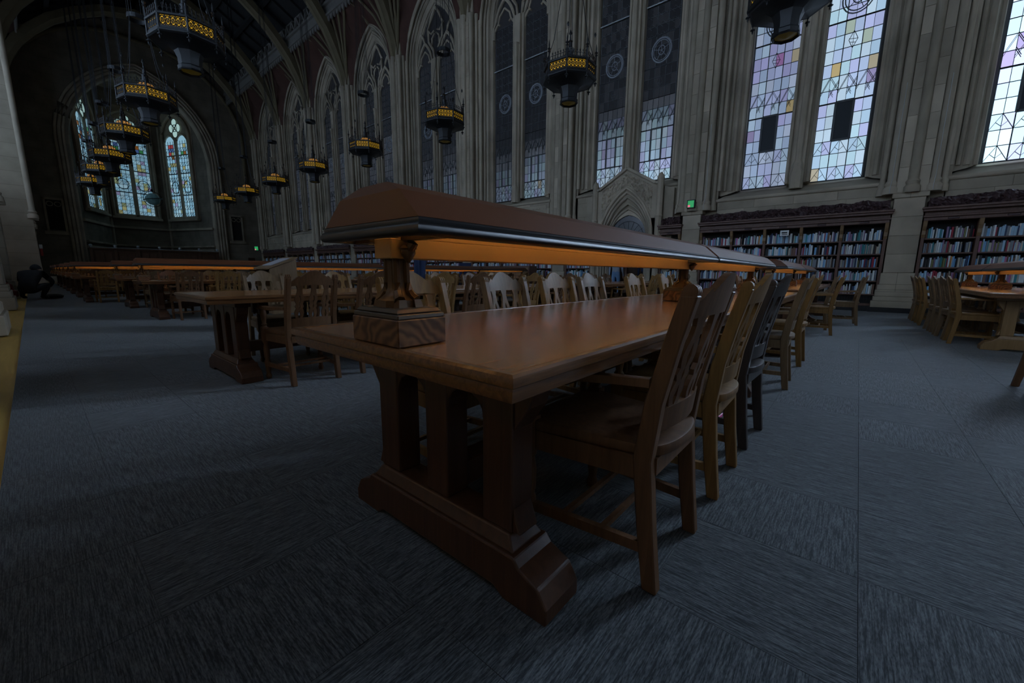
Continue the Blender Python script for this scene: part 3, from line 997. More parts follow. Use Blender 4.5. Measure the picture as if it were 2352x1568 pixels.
# polygonal apse beyond the arch
AP = [(AX-AA*0.98, YF+0.6), (5.45, YF+6.2), (9.75, YF+6.2), (AX+AA*0.98, YF+0.6)]
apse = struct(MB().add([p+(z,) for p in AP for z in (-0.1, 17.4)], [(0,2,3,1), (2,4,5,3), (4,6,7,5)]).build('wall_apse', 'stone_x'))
MB().add([p+(17.3,) for p in AP] + [(AX, YF+2.5, 18.4)], [(0,1,4), (1,2,4), (2,3,4), (3,0,4)]).build('apse_vault', 'stone_m', apse)
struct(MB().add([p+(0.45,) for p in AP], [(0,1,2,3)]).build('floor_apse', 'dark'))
def apse_window(k, p, q, t0, t1, lv):
    p, q = Vector(p+(0,)), Vector(q+(0,))
    d = (q-p).normalized()
    nrm = Vector((d.y, -d.x, 0))
    if nrm.dot(Vector((AX, YF-10, 0))-p) < 0:
        nrm = -nrm
    Lh = (q-p).length
    a, c = Lh*t0, Lh*t1
    o = p + nrm*0.06
    def P(u, z, e=0.0):
        r = o + d*u + nrm*e
        return (r.x, r.y, z)
    sill, head = 6.25, 13.0
    mid = (a+c)/2
    gap = 0.26
    win = struct(MB().add([P(a-0.5, sill-0.4, -0.02), P(c+0.5, sill-0.4, -0.02), P(c+0.5, 16.0, -0.02), P(a-0.5, 16.0, -0.02)], [(0,1,2,3)]).build('window_%d' % (20+k), 'stone_m'))
    groups, ld, st = {}, MB(), MB()
    for l0, l1 in ((a, mid-gap/2), (mid+gap/2, c)):
        w = l1-l0
        nc, nr = 4, 20
        cw, rh = w/nc, (head-sill)/nr
        for r in range(nr):
            for i in range(nc):
                col = random.choice([(0.36, 0.74, 1.0), (0.42, 0.78, 1.0), (0.50, 0.82, 1.0), (0.34, 0.66, 0.90)])
                s = lv*random.choice((0.8, 0.92, 1.0, 1.1))
                if random.random() < 0.16:
                    col, s = random.choice([(0.75, 0.75, 0.35), (0.55, 0.70, 0.40), (0.5, 0.5, 0.85)]), s*0.7
                if r >= 16 and i in (1, 2) and random.random() < 0.5:
                    col, s = random.choice([(0.75, 0.08, 0.08), (0.10, 0.55, 0.20), (0.65, 0.25, 0.05), (0.15, 0.3, 0.8)]), s*0.6
                m = glass(col, round(s*100)/100)
                z = sill + r*rh
                groups.setdefault(m.name, MB()).add([P(l0+i*cw+0.008, z+0.008, 0.03), P(l0+(i+1)*cw-0.008, z+0.008, 0.03), P(l0+(i+1)*cw-0.008, z+rh-0.008, 0.03), P(l0+i*cw+0.008, z+rh-0.008, 0.03)], [(0,1,2,3)])
        # pointed head
        m = glass((0.42, 0.78, 1.0), round(lv*100)/100)
        ap = arch_pts(w/2, head, head+0.75, head, 5)
        groups.setdefault(m.name, MB()).add([P((l0+l1)/2+u, z, 0.03) for u, z in ap], [tuple(range(len(ap)))])
        for r in range(nr+1):
            ld.bar(P(l0, sill+r*rh, 0.04), P(l1, sill+r*rh, 0.04), 0.09 if r in (6, 12, 17) else 0.025, 0.03, nrm)
        for i in range(nc+1):
            ld.bar(P(l0+i*cw, sill, 0.04), P(l0+i*cw, head+0.3, 0.04), 0.03, 0.03, nrm)
        for r in range(0, nr, 2):
            for i in range(nc):
                ld.bar(P(l0+i*cw, sill+r*rh, 0.04), P(l0+(i+1)*cw, sill+(r+1)*rh, 0.04), 0.02, 0.02, nrm)
        zc = sill + 8.2*rh
        ld.tube([P((l0+l1)/2+w*0.34*math.cos(t*PI/8), zc+w*0.40*math.sin(t*PI/8), 0.05) for t in range(16)], 0.035, 5, True)
        st.tube([P((l0+l1)/2+u, z, 0.08) for u, z in arch_pts(w/2+0.05, head, head+0.85, sill, 6)], 0.09, 6)
    # quatrefoil light over the pair
    m = glass((0.62, 0.95, 0.92), round(lv*100)/100)
    R = 0.40 + (c-a)*0.10
    zc = head + 1.45
    for t in range(4):
        g_ = [P(mid + R*0.62*math.cos(t*PI/2) + R*0.5*math.cos(x*PI/5), zc + 1.1*R*0.62*math.sin(t*PI/2) + R*0.55*math.sin(x*PI/5), 0.03+0.002*t) for x in range(10)]
        groups.setdefault(m.name, MB()).add(g_, [tuple(range(10))])
        ld.tube([P(mid + R*0.62*math.cos(t*PI/2) + R*0.5*math.cos(x*PI/5), zc + 1.1*R*0.62*math.sin(t*PI/2) + R*0.55*math.sin(x*PI/5), 0.05) for x in range(10)], 0.03, 5, True)
    ld.tube([P(mid + R*0.4*math.cos(x*PI/5), zc + R*0.45*math.sin(x*PI/5), 0.05) for x in range(10)], 0.03, 5, True)
    for mn, mb in groups.items():
        mb.build('leaded_panes', bpy.data.materials[mn], win, kind='stuff')
    ld.build('lead_came', 'lead', win, kind='stuff')
    st.tube([P(mid+u, z, 0.12) for u, z in arch_pts((c-a)/2+0.28, head+0.6, head+2.6, sill-0.3, 8)], 0.14, 6)
    st.bar(P(mid, sill-0.3, 0.1), P(mid, head+0.5, 0.1), 0.22, 0.2, nrm)
    st.build('window_tracery', 'stone_m', win, smooth=45)
    sl = MB()
    sl.bar(P(a-0.5, sill-0.35, 0.18), P(c+0.5, sill-0.35, 0.18), 0.22, 0.35, nrm)
    sl.bar(P(a-0.4, sill-0.12, 0.10), P(c+0.4, sill-0.12, 0.10), 0.2, 0.2, nrm)
    sl.build('window_sill', 'stone_m', win, bevel=0.03)
    for z, w, e in ((5.0, 0.22, 0.2), (3.3, 0.18, 0.25), (2.85, 0.25, 0.3)):
        MB().bar(P(0, z, 0.05), P(Lh, z, 0.05), w, e, nrm).build('string_course', 'stone_m', apse, bevel=0.03)
apse_window(0, AP[0], AP[1], 0.20, 0.74, 0.21)
apse_window(1, AP[1], AP[2], 0.14, 0.76, 0.20)
apse_window(2, AP[2], AP[3], 0.16, 0.66, 0.26)
for x, y in AP[1:3]:
    MB().lathe([(0.14, 0.4), (0.14, 17.3)], 8).build('corner_shaft', 'stone_m', apse, smooth=50, loc=(x, y-0.1, 0))
# dark niches beside the apse arch
for x in (1.75, 13.85):
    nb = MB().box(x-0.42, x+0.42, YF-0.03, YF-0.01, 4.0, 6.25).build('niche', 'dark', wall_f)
    fr = MB()
    for u0, u1, z0, z1 in ((-0.55, -0.42, 3.9, 6.35), (0.42, 0.55, 3.9, 6.35), (-0.55, 0.55, 6.25, 6.4), (-0.7, 0.7, 3.65, 3.9)):
        fr.box(x+u0, x+u1, YF-0.14, YF, z0, z1)
    for u in (-0.21, 0.21):
        fr.tube([(x+u+0.17*math.cos(t*PI/6), YF-0.05, 5.95+0.17*math.sin(t*PI/6)) for t in range(12)], 0.03, 5, True)
    fr.build('niche_frame', 'stone_m', nb)
# panelled screen across the apse mouth
scr = thing('panelled_screen', 'dark oak panelled screen with turned finials across the apse', 'screen', (0, YF-0.4, 0))
x0, x1 = 3.35, 11.9
MB().box(x0, x1, 0, 0.12, 0.0, 2.62).build('back_board', 'panel', scr)
MB().box(x0-0.1, x1+0.1, -0.14, 0.2, 2.62, 2.74).build('cornice', 'panel', scr, bevel=0.02)
for k in range(7):
    x = x0 + (x1-x0)*k/6
    MB().box(x-0.10, x+0.10, -0.10, 0.0, 0, 2.62).build('stile', 'panel', scr, bevel=0.01)
    MB().lathe([(0.05, 2.74), (0.05, 2.82), (0.09, 2.86), (0.11, 2.93), (0.09, 3.0), (0.03, 3.03)], 8).build('finial', 'steel', scr, smooth=50, loc=(x, -0.02, 0))
    if k < 6:
        for j in range(2):
            a = x + 0.2 + j*((x1-x0)/6-0.35)/2
            MB().box(a, a+0.46, -0.04, 0.0, 1.25, 2.4).build('panel', 'panel', scr, bevel=0.015)
MB().tube([(x0, -0.05, 2.78), (x1, -0.05, 2.78)], 0.03, 6).build('top_rail', 'steel', scr, smooth=50)
# steps up to the apse
for k in range(3):
    struct(MB().box(-0.4, 15.0, 42.2+k*0.5, YF+0.8, -0.01, 0.15*(k+1)).build('floor_step_%d' % (k+1), 'stone_m'))

# ------------------------------------------------------------------ carved stone portal in the window wall
PY = 7.08
portal = struct(MB().box(15.0, 15.32, PY-1.22, PY-0.98, 0, 3.0).build('door_1', 'stone_m'))
pf = MB()
def gable(y):
    return 4.86 - abs(y-PY)*0.58 if abs(y-PY) < 1.12 else 4.2
nn = 26
for i in range(nn):
    ya, yb = PY-1.24 + 2.48*i/nn, PY-1.24 + 2.48*(i+1)/nn
    def bot(y):
        return arch_z(y-PY, 1.06, 2.35, 4.17) if abs(y-PY) < 1.06 else 0.0
    ym = (ya+yb)/2
    ba, bb = (bot(ya), bot(yb)) if abs(ym-PY) < 1.06 else (0.0, 0.0)
    if abs(ym-PY) < 1.06:
        ba, bb = max(ba, 2.35), max(bb, 2.35)
    pf.add([(15.0, ya, ba), (15.0, yb, bb), (15.0, yb, gable(yb)), (15.0, ya, gable(ya)), (15.32, ya, ba), (15.32, yb, bb), (15.32, yb, gable(yb)), (15.32, ya, gable(ya))],
           [(0,1,2,3), (7,6,5,4), (3,2,6,7), (0,4,5,1)])
pf.build('portal_front', 'stone_m', portal)
for k, (a, za, x, r) in enumerate(((1.06, 4.17, 14.99, 0.055), (0.98, 4.02, 15.05, 0.045), (0.90, 3.86, 15.12, 0.05), (0.82, 3.62, 15.20, 0.04), (0.78, 3.45, 15.26, 0.05))):
    MB().tube([(x, PY+p, q) for p, q in arch_pts(a, 2.35, za, 0.0, 9)], r, 7).build('arch_moulding', 'stone_m', portal, smooth=50)
rv = MB()
o0, o1 = arch_pts(1.05, 2.35, 4.15, 0, 9), arch_pts(0.80, 2.3, 3.50, 0, 9)
rv.rings([[(15.0, PY+p, q) for p, q in o0], [(15.30, PY+p, q) for p, q in o1]], False, False)
rv.build('portal_reveal', 'stone_m', portal, smooth=40)
# coping of the gable and the leaf carving under it
for s in (-1, 1):
    MB().bar((14.98, PY, 4.88), (14.98, PY+s*1.12, 4.22), 0.10, 0.14).build('gable_coping', 'stone_m', portal, bevel=0.015)
    MB().bar((14.98, PY+s*1.12, 4.22), (14.98, PY+s*1.26, 4.22), 0.10, 0.14).build('gable_coping', 'stone_m', portal, bevel=0.015)
    pn = MB().lathe([(0.15, 0), (0.15, 0.35), (0.12, 0.4), (0.12, 3.0), (0.14, 3.05), (0.115, 3.1), (0.115, 4.30), (0.13, 4.34), (0.10, 4.46), (0.03, 4.55)], 8, ph=PI/8)
    pn.build('pinnacle', 'stone_m', portal, loc=(14.98, PY+s*1.30, 0))
    # sloped buttress wing beside the gable
    wg = MB()
    wg.prism([(PY+s*1.40, 0), (PY+s*1.75, 0), (PY+s*1.75, 3.4), (PY+s*1.75, 4.0), (PY+s*1.40, 4.1)], 15.12, 15.34, 'X')
    wg.build('wing_panel', 'stone_m', portal)
lf = MB()
def leafz(u, v):
    y = PY - 1.0 + 2.0*u
    z0 = max(arch_z(y-PY, 1.14, 2.35, 4.28) if abs(y-PY) < 1.14 else 2.6, 2.5)
    z1 = gable(y) - 0.14
    z = z0 + (max(z1, z0+0.02) - z0)*v
    d = noise.noise((y*13, z*13, 3.1))*0.10 + noise.noise((y*27, z*27, 1.1))*0.06
    return (14.985 - max(-0.01, d), y, z)
lf.grid(leafz, 110, 24)
lf.build('leaf_carving', 'stone_m', portal, smooth=60)
# tympanum, fanlight, door frame and vestibule
tp = MB()
n = 16
for i in range(n):
    ya, yb = PY-0.78+1.56*i/n, PY-0.78+1.56*(i+1)/n
    za, zb = arch_z(ya-PY, 0.781, 2.3, 3.5), arch_z(yb-PY, 0.781, 2.3, 3.5)
    la, lb = arch_z(ya-PY, 0.79, 2.3, 3.22), arch_z(yb-PY, 0.79, 2.3, 3.22)
    tp.add([(15.28, ya, la), (15.28, yb, lb), (15.28, yb, zb), (15.28, ya, za)], [(0,1,2,3)])
tp.build('tympanum', 'stone_m', portal)
fl = MB().prism([(PY+p, q) for p, q in arch_pts(0.78, 2.32, 3.20, 2.32, 7)], 15.33, 15.34, 'X').build('fanlight', glass((0.5, 0.65, 0.9), 0.008), portal)
fg = MB()
for r in (0.25, 0.5):
    fg.tube([(15.32, PY + r*math.cos(PI*t/10)*1.25, 2.34 + r*math.sin(PI*t/10)*1.3) for t in range(11)], 0.014, 5)
for t in range(1, 10):
    a = PI*t/10
    fg.bar((15.32, PY, 2.34), (15.32, PY+0.70*math.cos(a), 2.34+0.62*math.sin(a)), 0.016, 0.02)
fg.build('fanlight_bars', 'lead', portal)
MB().box(15.26, 15.40, PY-0.80, PY+0.80, 2.20, 2.34).build('transom', 'door', portal, bevel=0.01)
for s in (-1, 1):
    MB().box(15.26, 15.40, PY+s*0.80-0.06, PY+s*0.80+0.06, 0, 2.2).build('door_post', 'door', portal, bevel=0.01)
    # open door leaves swung into the vestibule
    d = MB().box(15.42, 16.2, PY+s*0.76-0.03, PY+s*0.76+0.03, 0.02, 2.16).build('door_leaf', 'door', portal)
    MB().box(15.55, 16.05, PY+s*0.76-s*0.05-0.012, PY+s*0.76-s*0.05+0.012, 1.2, 1.95).build('door_panel', 'dark', d)
MB().box(15.30, 15.38, PY-0.035, PY+0.035, 0, 2.2).build('door_post', 'door', portal)
ves = MB()
ves.box(16.50, 16.58, PY-1.5, PY+1.5, 0, 3.2)
ves.box(15.34, 16.58, PY-1.5, PY-1.42, 0, 3.2)
ves.box(15.34, 16.58, PY+1.42, PY+1.5, 0, 3.2)
ves.box(15.34, 16.58, PY-1.5, PY+1.5, 3.2, 3.3)
ves.build('vestibule', 'door', portal)
bw = MB()
for ya, yb in ((PIERS[4]+0.3, PY-1.2), (PY+1.2, PIERS[5]-0.3)):
    bw.box(15.30, 15.34, ya, yb, 0, 4.1)
bw.box(15.30, 15.34, PY-1.2, PY+1.2, 3.4, 4.1)
bw.build('wall_face', 'stone', wall_r)

# ------------------------------------------------------------------ black marble skirting
for k in range(len(PIERS)-1):
    if k == 4:
        spans = ((PIERS[4]+0.3, PY-1.3), (PY+1.3, PIERS[5]-0.3))
    else:
        spans = ((PIERS[k]+0.3, PIERS[k+1]-0.3),)
    for ya, yb in spans:
        if yb > -7:
            struct(MB().box(14.90, 15.3, ya, yb, -0.01, 0.14).build('baseboard_right', 'marble', bevel=0.005))
for yp in PIERS[2:]:
    struct(MB().box(14.78, 15.3, yp-0.50, yp+0.50, -0.01, 0.13).build('baseboard_pier', 'marble', bevel=0.005))

# ------------------------------------------------------------------ bookcases and books
BOOKC = {'white': (0.80, 0.84, 0.86), 'pale blue': (0.40, 0.62, 0.80), 'cream': (0.55, 0.52, 0.44), 'grey': (0.24, 0.27, 0.31), 'navy': (0.035, 0.06, 0.14), 'black': (0.02, 0.022, 0.026),
         'crimson': (0.36, 0.03, 0.06), 'brown': (0.19, 0.10, 0.07), 'teal': (0.06, 0.30, 0.34), 'mauve': (0.33, 0.22, 0.36), 'pink': (0.60, 0.20, 0.38), 'sky blue': (0.22, 0.48, 0.78), 'olive': (0.20, 0.20, 0.08), 'orange': (0.55, 0.24, 0.06)}
BKW = [20, 16, 10, 12, 8, 11, 3, 7, 4, 6, 2, 6, 2, 1]
BKM = {k: plain('book_cloth_'+k.replace(' ', '_'), c, 0.6, var=0.10, scale=30) for k, c in BOOKC.items()}
BKN = list(BOOKC)
bm_ = MB()
bm_.prism([(0.06, -0.5), (0.0, -0.36), (-0.02, 0.0), (0.0, 0.36), (0.06, 0.5), (1.0, 0.5), (1.0, -0.5)], 0, 1, 'Z')
BOOKMESH = bm_.mesh('book', BKM['white'])
SHZ = [0.47, 0.835, 1.20, 1.565, 1.93]
far_books = {}
picked = []
def row_books(ya, yb, z, xfront, rownm, secnm, single):
    y, k = yb, 0                      # left to right in the picture is falling y
    while True:
        t = random.choice((0.018, 0.022, 0.026, 0.03, 0.034, 0.04, 0.05))
        if y - t < ya:
            break
        if random.random() < 0.015:
            y -= 0.05
            continue
        h = random.uniform(0.19, 0.285)
        dpt = random.uniform(0.15, 0.21)
        cn = random.choices(BKN, BKW)[0]
        if random.random() < 0.03:
            h = 0.31
        x = xfront + random.uniform(0, 0.035)
        dpt = min(dpt, 15.252 - x)
        if single and len(picked) < 300:
            o = place('book', BOOKMESH, None, (x + 0.02*dpt, y-t/2, z+0.0012), None, (dpt*0.97, t*0.94, h))
            o.material_slots[0].link = 'OBJECT'
            o.material_slots[0].material = BKM[cn]
            tag(o, '%s book, %s from left, %s, %s' % (cn, ordn(k), rownm, secnm), 'book', 'books in the wall bookcases')
            picked.append(o)
            k += 1
        else:
            far_books.setdefault(cn, MB()).box(x, x+dpt, y-t*0.97, y-t*0.03, z+0.0012, z+h)
        y -= t
def bookcase(ya, yb, nsec, label, single=(), far=False, crest=True):
    t = thing('bookcase', label, 'bookcase', (0, 0, 0))
    xf, xb = 15.02, 15.28
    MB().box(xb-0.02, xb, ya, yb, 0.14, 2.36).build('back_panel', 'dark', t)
    MB().box(xf, xb, ya, yb, 0.14, 0.21).build('base_rail', 'case', t, bevel=0.006)
    gr = MB()
    yy = ya
    while yy < yb:
        gr.box(xf+0.03, xf+0.04, yy, yy+0.012, 0.21, 0.42)
        yy += 0.06
    for z in (0.24, 0.29, 0.34, 0.39):
        gr.box(xf+0.03, xf+0.04, ya, yb, z, z+0.01)
    gr.build('heating_grille', 'iron', t, kind='stuff')
    w = (yb-ya)/nsec
    for z in SHZ:
        MB().box(xf+0.015, xb, ya, yb, z-0.032, z).build('shelf', 'case', t)
    for k in range(nsec+1):
        y = ya + w*k
        MB().box(xf-0.01, xb, y-0.035, y+0.035, 0.14, 2.36).build('upright', 'case', t, bevel=0.006)
        cb = MB()
        cb.prism([(xf-0.01, 1.94), (xf-0.055, 2.02), (xf-0.04, 2.12), (xf-0.10, 2.22), (xf-0.13, 2.36), (xf, 2.36)], y-0.04, y+0.04, 'Y')
        cb.build('corbel', 'corbel', t, bevel=0.006)
    fr = MB()
    fr.box(xf-0.10, xb, ya-0.04, yb+0.04, 2.36, 2.44)
    fr.box(xf-0.14, xb, ya-0.06, yb+0.06, 2.44, 2.49)
    fr.box(xf-0.08, xb, ya-0.04, yb+0.04, 2.49, 2.58)
    fr.box(xf-0.20, xb, ya-0.08, yb+0.08, 2.58, 2.64)
    fr.box(xf-0.24, xb, ya-0.10, yb+0.10, 2.64, 2.69)
    fr.build('cornice', 'case', t, bevel=0.008)
    for k in range(nsec):
        y = ya + w*(k+0.5)
        MB().box(xf-0.12, xf-0.09, y-0.10, y+0.10, 2.38, 2.43).build('frieze_boss', 'crest', t, bevel=0.012)
    if crest:
        nu = 60 if far else 150
        def cf(u, v):
            y = ya + (yb-ya)*u
            zt = 0.24 + 0.06*noise.noise((y*3.1, 5.2, 0)) + 0.05*abs(noise.noise((y*9, 1.2, 0)))
            z = 2.69 + zt*v
            d = noise.noise((y*13, z*13, 2.0))*0.07 + noise.noise((y*29, z*29, 7.0))*0.045
            return (xf-0.12 - d - 0.03*math.sin(PI*v), y, z)
        MB().grid(cf, nu, 8).build('carved_crest', 'crest', t)
        MB().box(xf-0.08, xb, ya, yb, 2.69, 2.86).build('crest_backing', 'crest', t)
    rows = ['bottom shelf', 'fourth shelf', 'third shelf', 'second shelf', 'top shelf']
    for k in range(nsec):
        for j, z in enumerate(SHZ):
            row_books(ya+w*k+0.045, ya+w*(k+1)-0.045, z, xf+0.03, rows[j], single.get(k, '') if single else '', bool(single) and k in single)
    return t
bookcase(PIERS[2]+0.36, PIERS[3]-0.36, 5, 'oak bookcase with carved crest right of the bare stone pier', {4: 'section just right of the pier'})
bookcase(PIERS[3]+0.36, PIERS[4]-0.36, 5, 'five section oak bookcase with carved crest under the bright twin windows', {0: 'section just left of the pier', 1: 'second section left of the pier'})
bookcase(PIERS[4]+0.36, PY-1.44, 1, 'narrow oak bookcase between the portal and the exit sign pier')
bookcase(PY+1.44, PIERS[5]-0.36, 1, 'narrow oak bookcase left of the carved stone portal')
names = ['second bay left of the portal', 'third bay left of the portal', 'fourth bay left of the portal', 'fifth bay left of the portal', 'sixth bay left of the portal', 'last bay before the apse wall']
for k in range(5, 11):
    bookcase(PIERS[k]+0.36, PIERS[k+1]-0.36, 5, 'long oak bookcase with fretted crest in the ' + (names[k-5] if k > 5 else 'first bay left of the portal'), None, True)
fb = MB()
mats, idx = [], []
for i, (cn, m) in enumerate(far_books.items()):
    mats.append(BKM[cn])
    idx += [i]*len(m.f)
    fb.add(m.v, m.f)
me = bpy.data.meshes.new('shelved_books')
me.from_pydata(fb.v, [], fb.f)
for m in mats:
    me.materials.append(m)
me.polygons.foreach_set('material_index', idx)
o = place('shelved_books', me, None, kind='stuff')
tag(o, 'closely shelved books of many colours filling the wall bookcases', 'books')
sg = thing('shelf_sign', 'small white shelf sign hung over the third bookcase section', 'sign', (14.86, 1.86, 2.22))
MB().box(0, 0.008, -0.11, 0.11, -0.08, 0.08).build('card', 'sign', sg)
MB().box(-0.003, 0.0, -0.07, 0.07, -0.01, 0.03).build('print', 'ink', sg)
MB().box(-0.003, 0.0, -0.08, 0.06, -0.05, -0.03).build('print', 'ink', sg)

# ------------------------------------------------------------------ exit signs
def exit_sign(x, y, z, label, rz=0.0, s=1.0):
    t = thing('exit_sign', label, 'sign', (x, y, z), rz)
    MB().box(-0.10*s, 0.02*s, -0.13*s, 0.13*s, -0.14*s, 0.14*s).build('housing', 'iron', t, bevel=0.01)
    MB().box(-0.106*s, -0.10*s, -0.10*s, 0.10*s, -0.11*s, 0.11*s).build('face', 'green', t)
    MB().box(-0.112*s, -0.106*s, 0.02*s, 0.09*s, -0.10*s, -0.03*s).build('indicator', 'redspot', t)
exit_sign(14.86, 4.62, 3.32, 'green lit exit sign on the pier right of the portal')
exit_sign(15.0, 46.4, 3.2, 'small green exit light beside the far corner doorway', 0.8, 1.6)
fd = struct(MB().box(14.6, 15.2, YF-0.06, YF-0.01, 0, 2.3).build('door_2', 'door'))

# ------------------------------------------------------------------ armchair
def chair_parts():
    P = {}
    rp = []
    for y, z, w in ((-0.048, 0, 0.046), (-0.022, 0.20, 0.052), (0.0, 0.42, 0.056), (-0.022, 0.60, 0.052), (-0.062, 0.78, 0.048), (-0.098, 0.915, 0.046)):
        rp.append((y, z, w))
    poly = [(y-w/2, z) for y, z, w in rp] + [(y+w/2, z) for y, z, w in rp][::-1]
    P['rear_post'] = MB().prism(poly, -0.02, 0.02, 'X').mesh('rear_post', CHAIR['dark brown'], 30, 0.004)
    sc = MB()
    for k in (-1, 0, 1):
        sc.lathe([(0.008, k*0.013-0.0065), (0.021, k*0.013-0.004), (0.021, k*0.013+0.004), (0.008, k*0.013+0.0065)], 10, (0, -0.100, 0.925), 'X')
    sc.box(-0.019, 0.019, -0.115, -0.075, 0.90, 0.925)
    P['scroll'] = sc.mesh('scroll', CHAIR['dark brown'], 40)
    fl = MB()
    prof = [(0.016, 0), (0.024, 0.012), (0.026, 0.03), (0.018, 0.05), (0.021, 0.07), (0.026, 0.13), (0.026, 0.16), (0.019, 0.18), (0.024, 0.20), (0.026, 0.27), (0.018, 0.32), (0.026, 0.335), (0.026, 0.35)]
    fl.lathe(prof, 10)
    fl.box(-0.026, 0.026, -0.026, 0.026, 0.345, 0.475)
    fl.lathe([(0.024, 0.475), (0.017, 0.487), (0.024, 0.50), (0.016, 0.513), (0.020, 0.54), (0.027, 0.59), (0.021, 0.635), (0.018, 0.65)], 10)
    P['front_leg'] = fl.mesh('front_leg', CHAIR['dark brown'], 40)
    def bulge(x):
        return -0.030*(1-(x/0.19)**2)
    def curved(zb, zt, yc, th, n=16, hw=0.19):
        m = MB()
        rr = []
        for i in range(n+1):
            x = -hw + 2*hw*i/n
            b, t = zb(x), zt(x)
            yb_, yt_ = yc(b) + bulge(x), yc(t) + bulge(x)
            rr.append([(x, yb_-th/2, b), (x, yb_+th/2, b), (x, yt_+th/2, t), (x, yt_-th/2, t)])
        return m.rings(rr, True, True)
    def backy(z):
        return -0.022 - (z-0.60)*0.245 if z > 0.6 else -0.022 + (0.60-z)*0.12
    def cresttop(x):
        a = abs(x)
        if a < 0.105:
            return 0.925 + 0.052*math.cos(a/0.105*PI/2)
        if a < 0.14:
            return 0.925 - 0.008 + 0.016*math.sin((a-0.105)/0.035*PI)
        return 0.917 - (a-0.14)/0.05*0.045
    P['crest_rail'] = curved(lambda x: 0.848 + 0.008*(1-(x/0.19)**2), cresttop, backy, 0.022, 28).mesh('crest_rail', CHAIR['dark brown'], 35)
    P['lower_rail'] = curved(lambda x: 0.505, lambda x: 0.575 + 0.008*math.cos(x*9), backy, 0.022).mesh('lower_rail', CHAIR['dark brown'], 35)
    def splat(x0):
        m = MB()
        zs = [0.565, 0.585, 0.605, 0.625, 0.645, 0.660, 0.680, 0.700, 0.715, 0.735, 0.755, 0.775, 0.800, 0.825, 0.862]
        wd = [.022, .027, .032, .036, .031, .024, .034, .024, .031, .036, .033, .026, .020, .019, .030]
        ho = [0, .005, .010, .005, 0, 0, .006, 0, .004, .010, .005, 0, 0, 0, 0]
        th = 0.013
        def R(l, r, z):
            yy = backy(z)
            return [(x0+l, yy+bulge(x0+l)-th/2, z), (x0+r, yy+bulge(x0+r)-th/2, z), (x0+r, yy+bulge(x0+r)+th/2, z), (x0+l, yy+bulge(x0+l)+th/2, z)]
        for i in range(len(zs)-1):
            if ho[i] or ho[i+1]:
                m.rings([R(-wd[i], -ho[i], zs[i]), R(-wd[i+1], -ho[i+1], zs[i+1])])
                m.rings([R(ho[i], wd[i], zs[i]), R(ho[i+1], wd[i+1], zs[i+1])])
            else:
                m.rings([R(-wd[i], wd[i], zs[i]), R(-wd[i+1], wd[i+1], zs[i+1])])
        return m.mesh('splat', CHAIR['dark brown'])
    P['splat'] = [splat(-0.110), splat(0), splat(0.110)]
    out = []
    for i in range(13):
        a = PI + PI*i/12
        out.append((0.185*math.cos(a)*1.0, -0.01 + 0.055*math.sin(a)))
    out = [(-0.245, 0.43), (-0.25, 0.40), (-0.20, 0.03)] + out + [(0.20, 0.03), (0.25, 0.40), (0.245, 0.43), (0.2, 0.445), (-0.2, 0.445)]
    P['seat'] = MB().prism(out, 0.425, 0.462, 'Z').mesh('seat', CHAIR['dark brown'], 35, 0.008, 2)
    fr = MB()
    fr.box(-0.21, 0.21, 0.405, 0.43, 0.36, 0.425)
    for s in (-1, 1):
        fr.add([(s*0.182, 0.02, 0.355), (s*0.208, 0.02, 0.355), (s*0.245, 0.39, 0.355), (s*0.222, 0.39, 0.355), (s*0.182, 0.02, 0.425), (s*0.208, 0.02, 0.425), (s*0.245, 0.39, 0.425), (s*0.222, 0.39, 0.425)],
               [(3,2,1,0),(4,5,6,7),(0,1,5,4),(1,2,6,5),(2,3,7,6),(3,0,4,7)])
    fr.box(-0.18, 0.18, -0.035, -0.01, 0.37, 0.425)
    P['seat_frame'] = fr.mesh('seat_frame', CHAIR['dark brown'])
    def arm(s):
        m = MB()
        rr = []
        for y, x, w, z in ((-0.01, 0.205, 0.030, 0.660), (0.10, 0.222, 0.034, 0.656), (0.20, 0.240, 0.046, 0.650), (0.30, 0.246, 0.056, 0.654), (0.40, 0.240, 0.058, 0.664), (0.455, 0.238, 0.060, 0.660), (0.478, 0.238, 0.056, 0.648)):
            rr.append([(s*(x-w/2), y, z-0.012), (s*(x+w/2), y, z-0.012), (s*(x+w/2), y, z+0.013), (s*x, y, z+0.017), (s*(x-w/2), y, z+0.013)])
        m.rings(rr)
        m.lathe([(0.018, s*0.238-0.03), (0.018, s*0.238+0.03)], 10, (0, 0.470, 0.648), 'X')
        return m.mesh('arm', CHAIR['dark brown'], 40)
    P['arm'] = [arm(-1), arm(1)]
    def sstr(s):
        return MB().bar((s*0.197, -0.03, 0.135), (s*0.24, 0.40, 0.135), 0.022, 0.034, (0, 0, 1)).mesh('side_stretcher', CHAIR['dark brown'])
    P['side_stretcher'] = [sstr(-1), sstr(1)]
    P['cross_stretcher'] = [MB().bar((-0.215, 0.12, 0.142), (0.215, 0.12, 0.142), 0.018, 0.018, (0, 0, 1)).mesh('cross_stretcher', CHAIR['dark brown']),
                            MB().bar((-0.228, 0.26, 0.142), (0.228, 0.26, 0.142), 0.018, 0.018, (0, 0, 1)).mesh('cross_stretcher', CHAIR['dark brown'])]
    return P
CP = chair_parts()
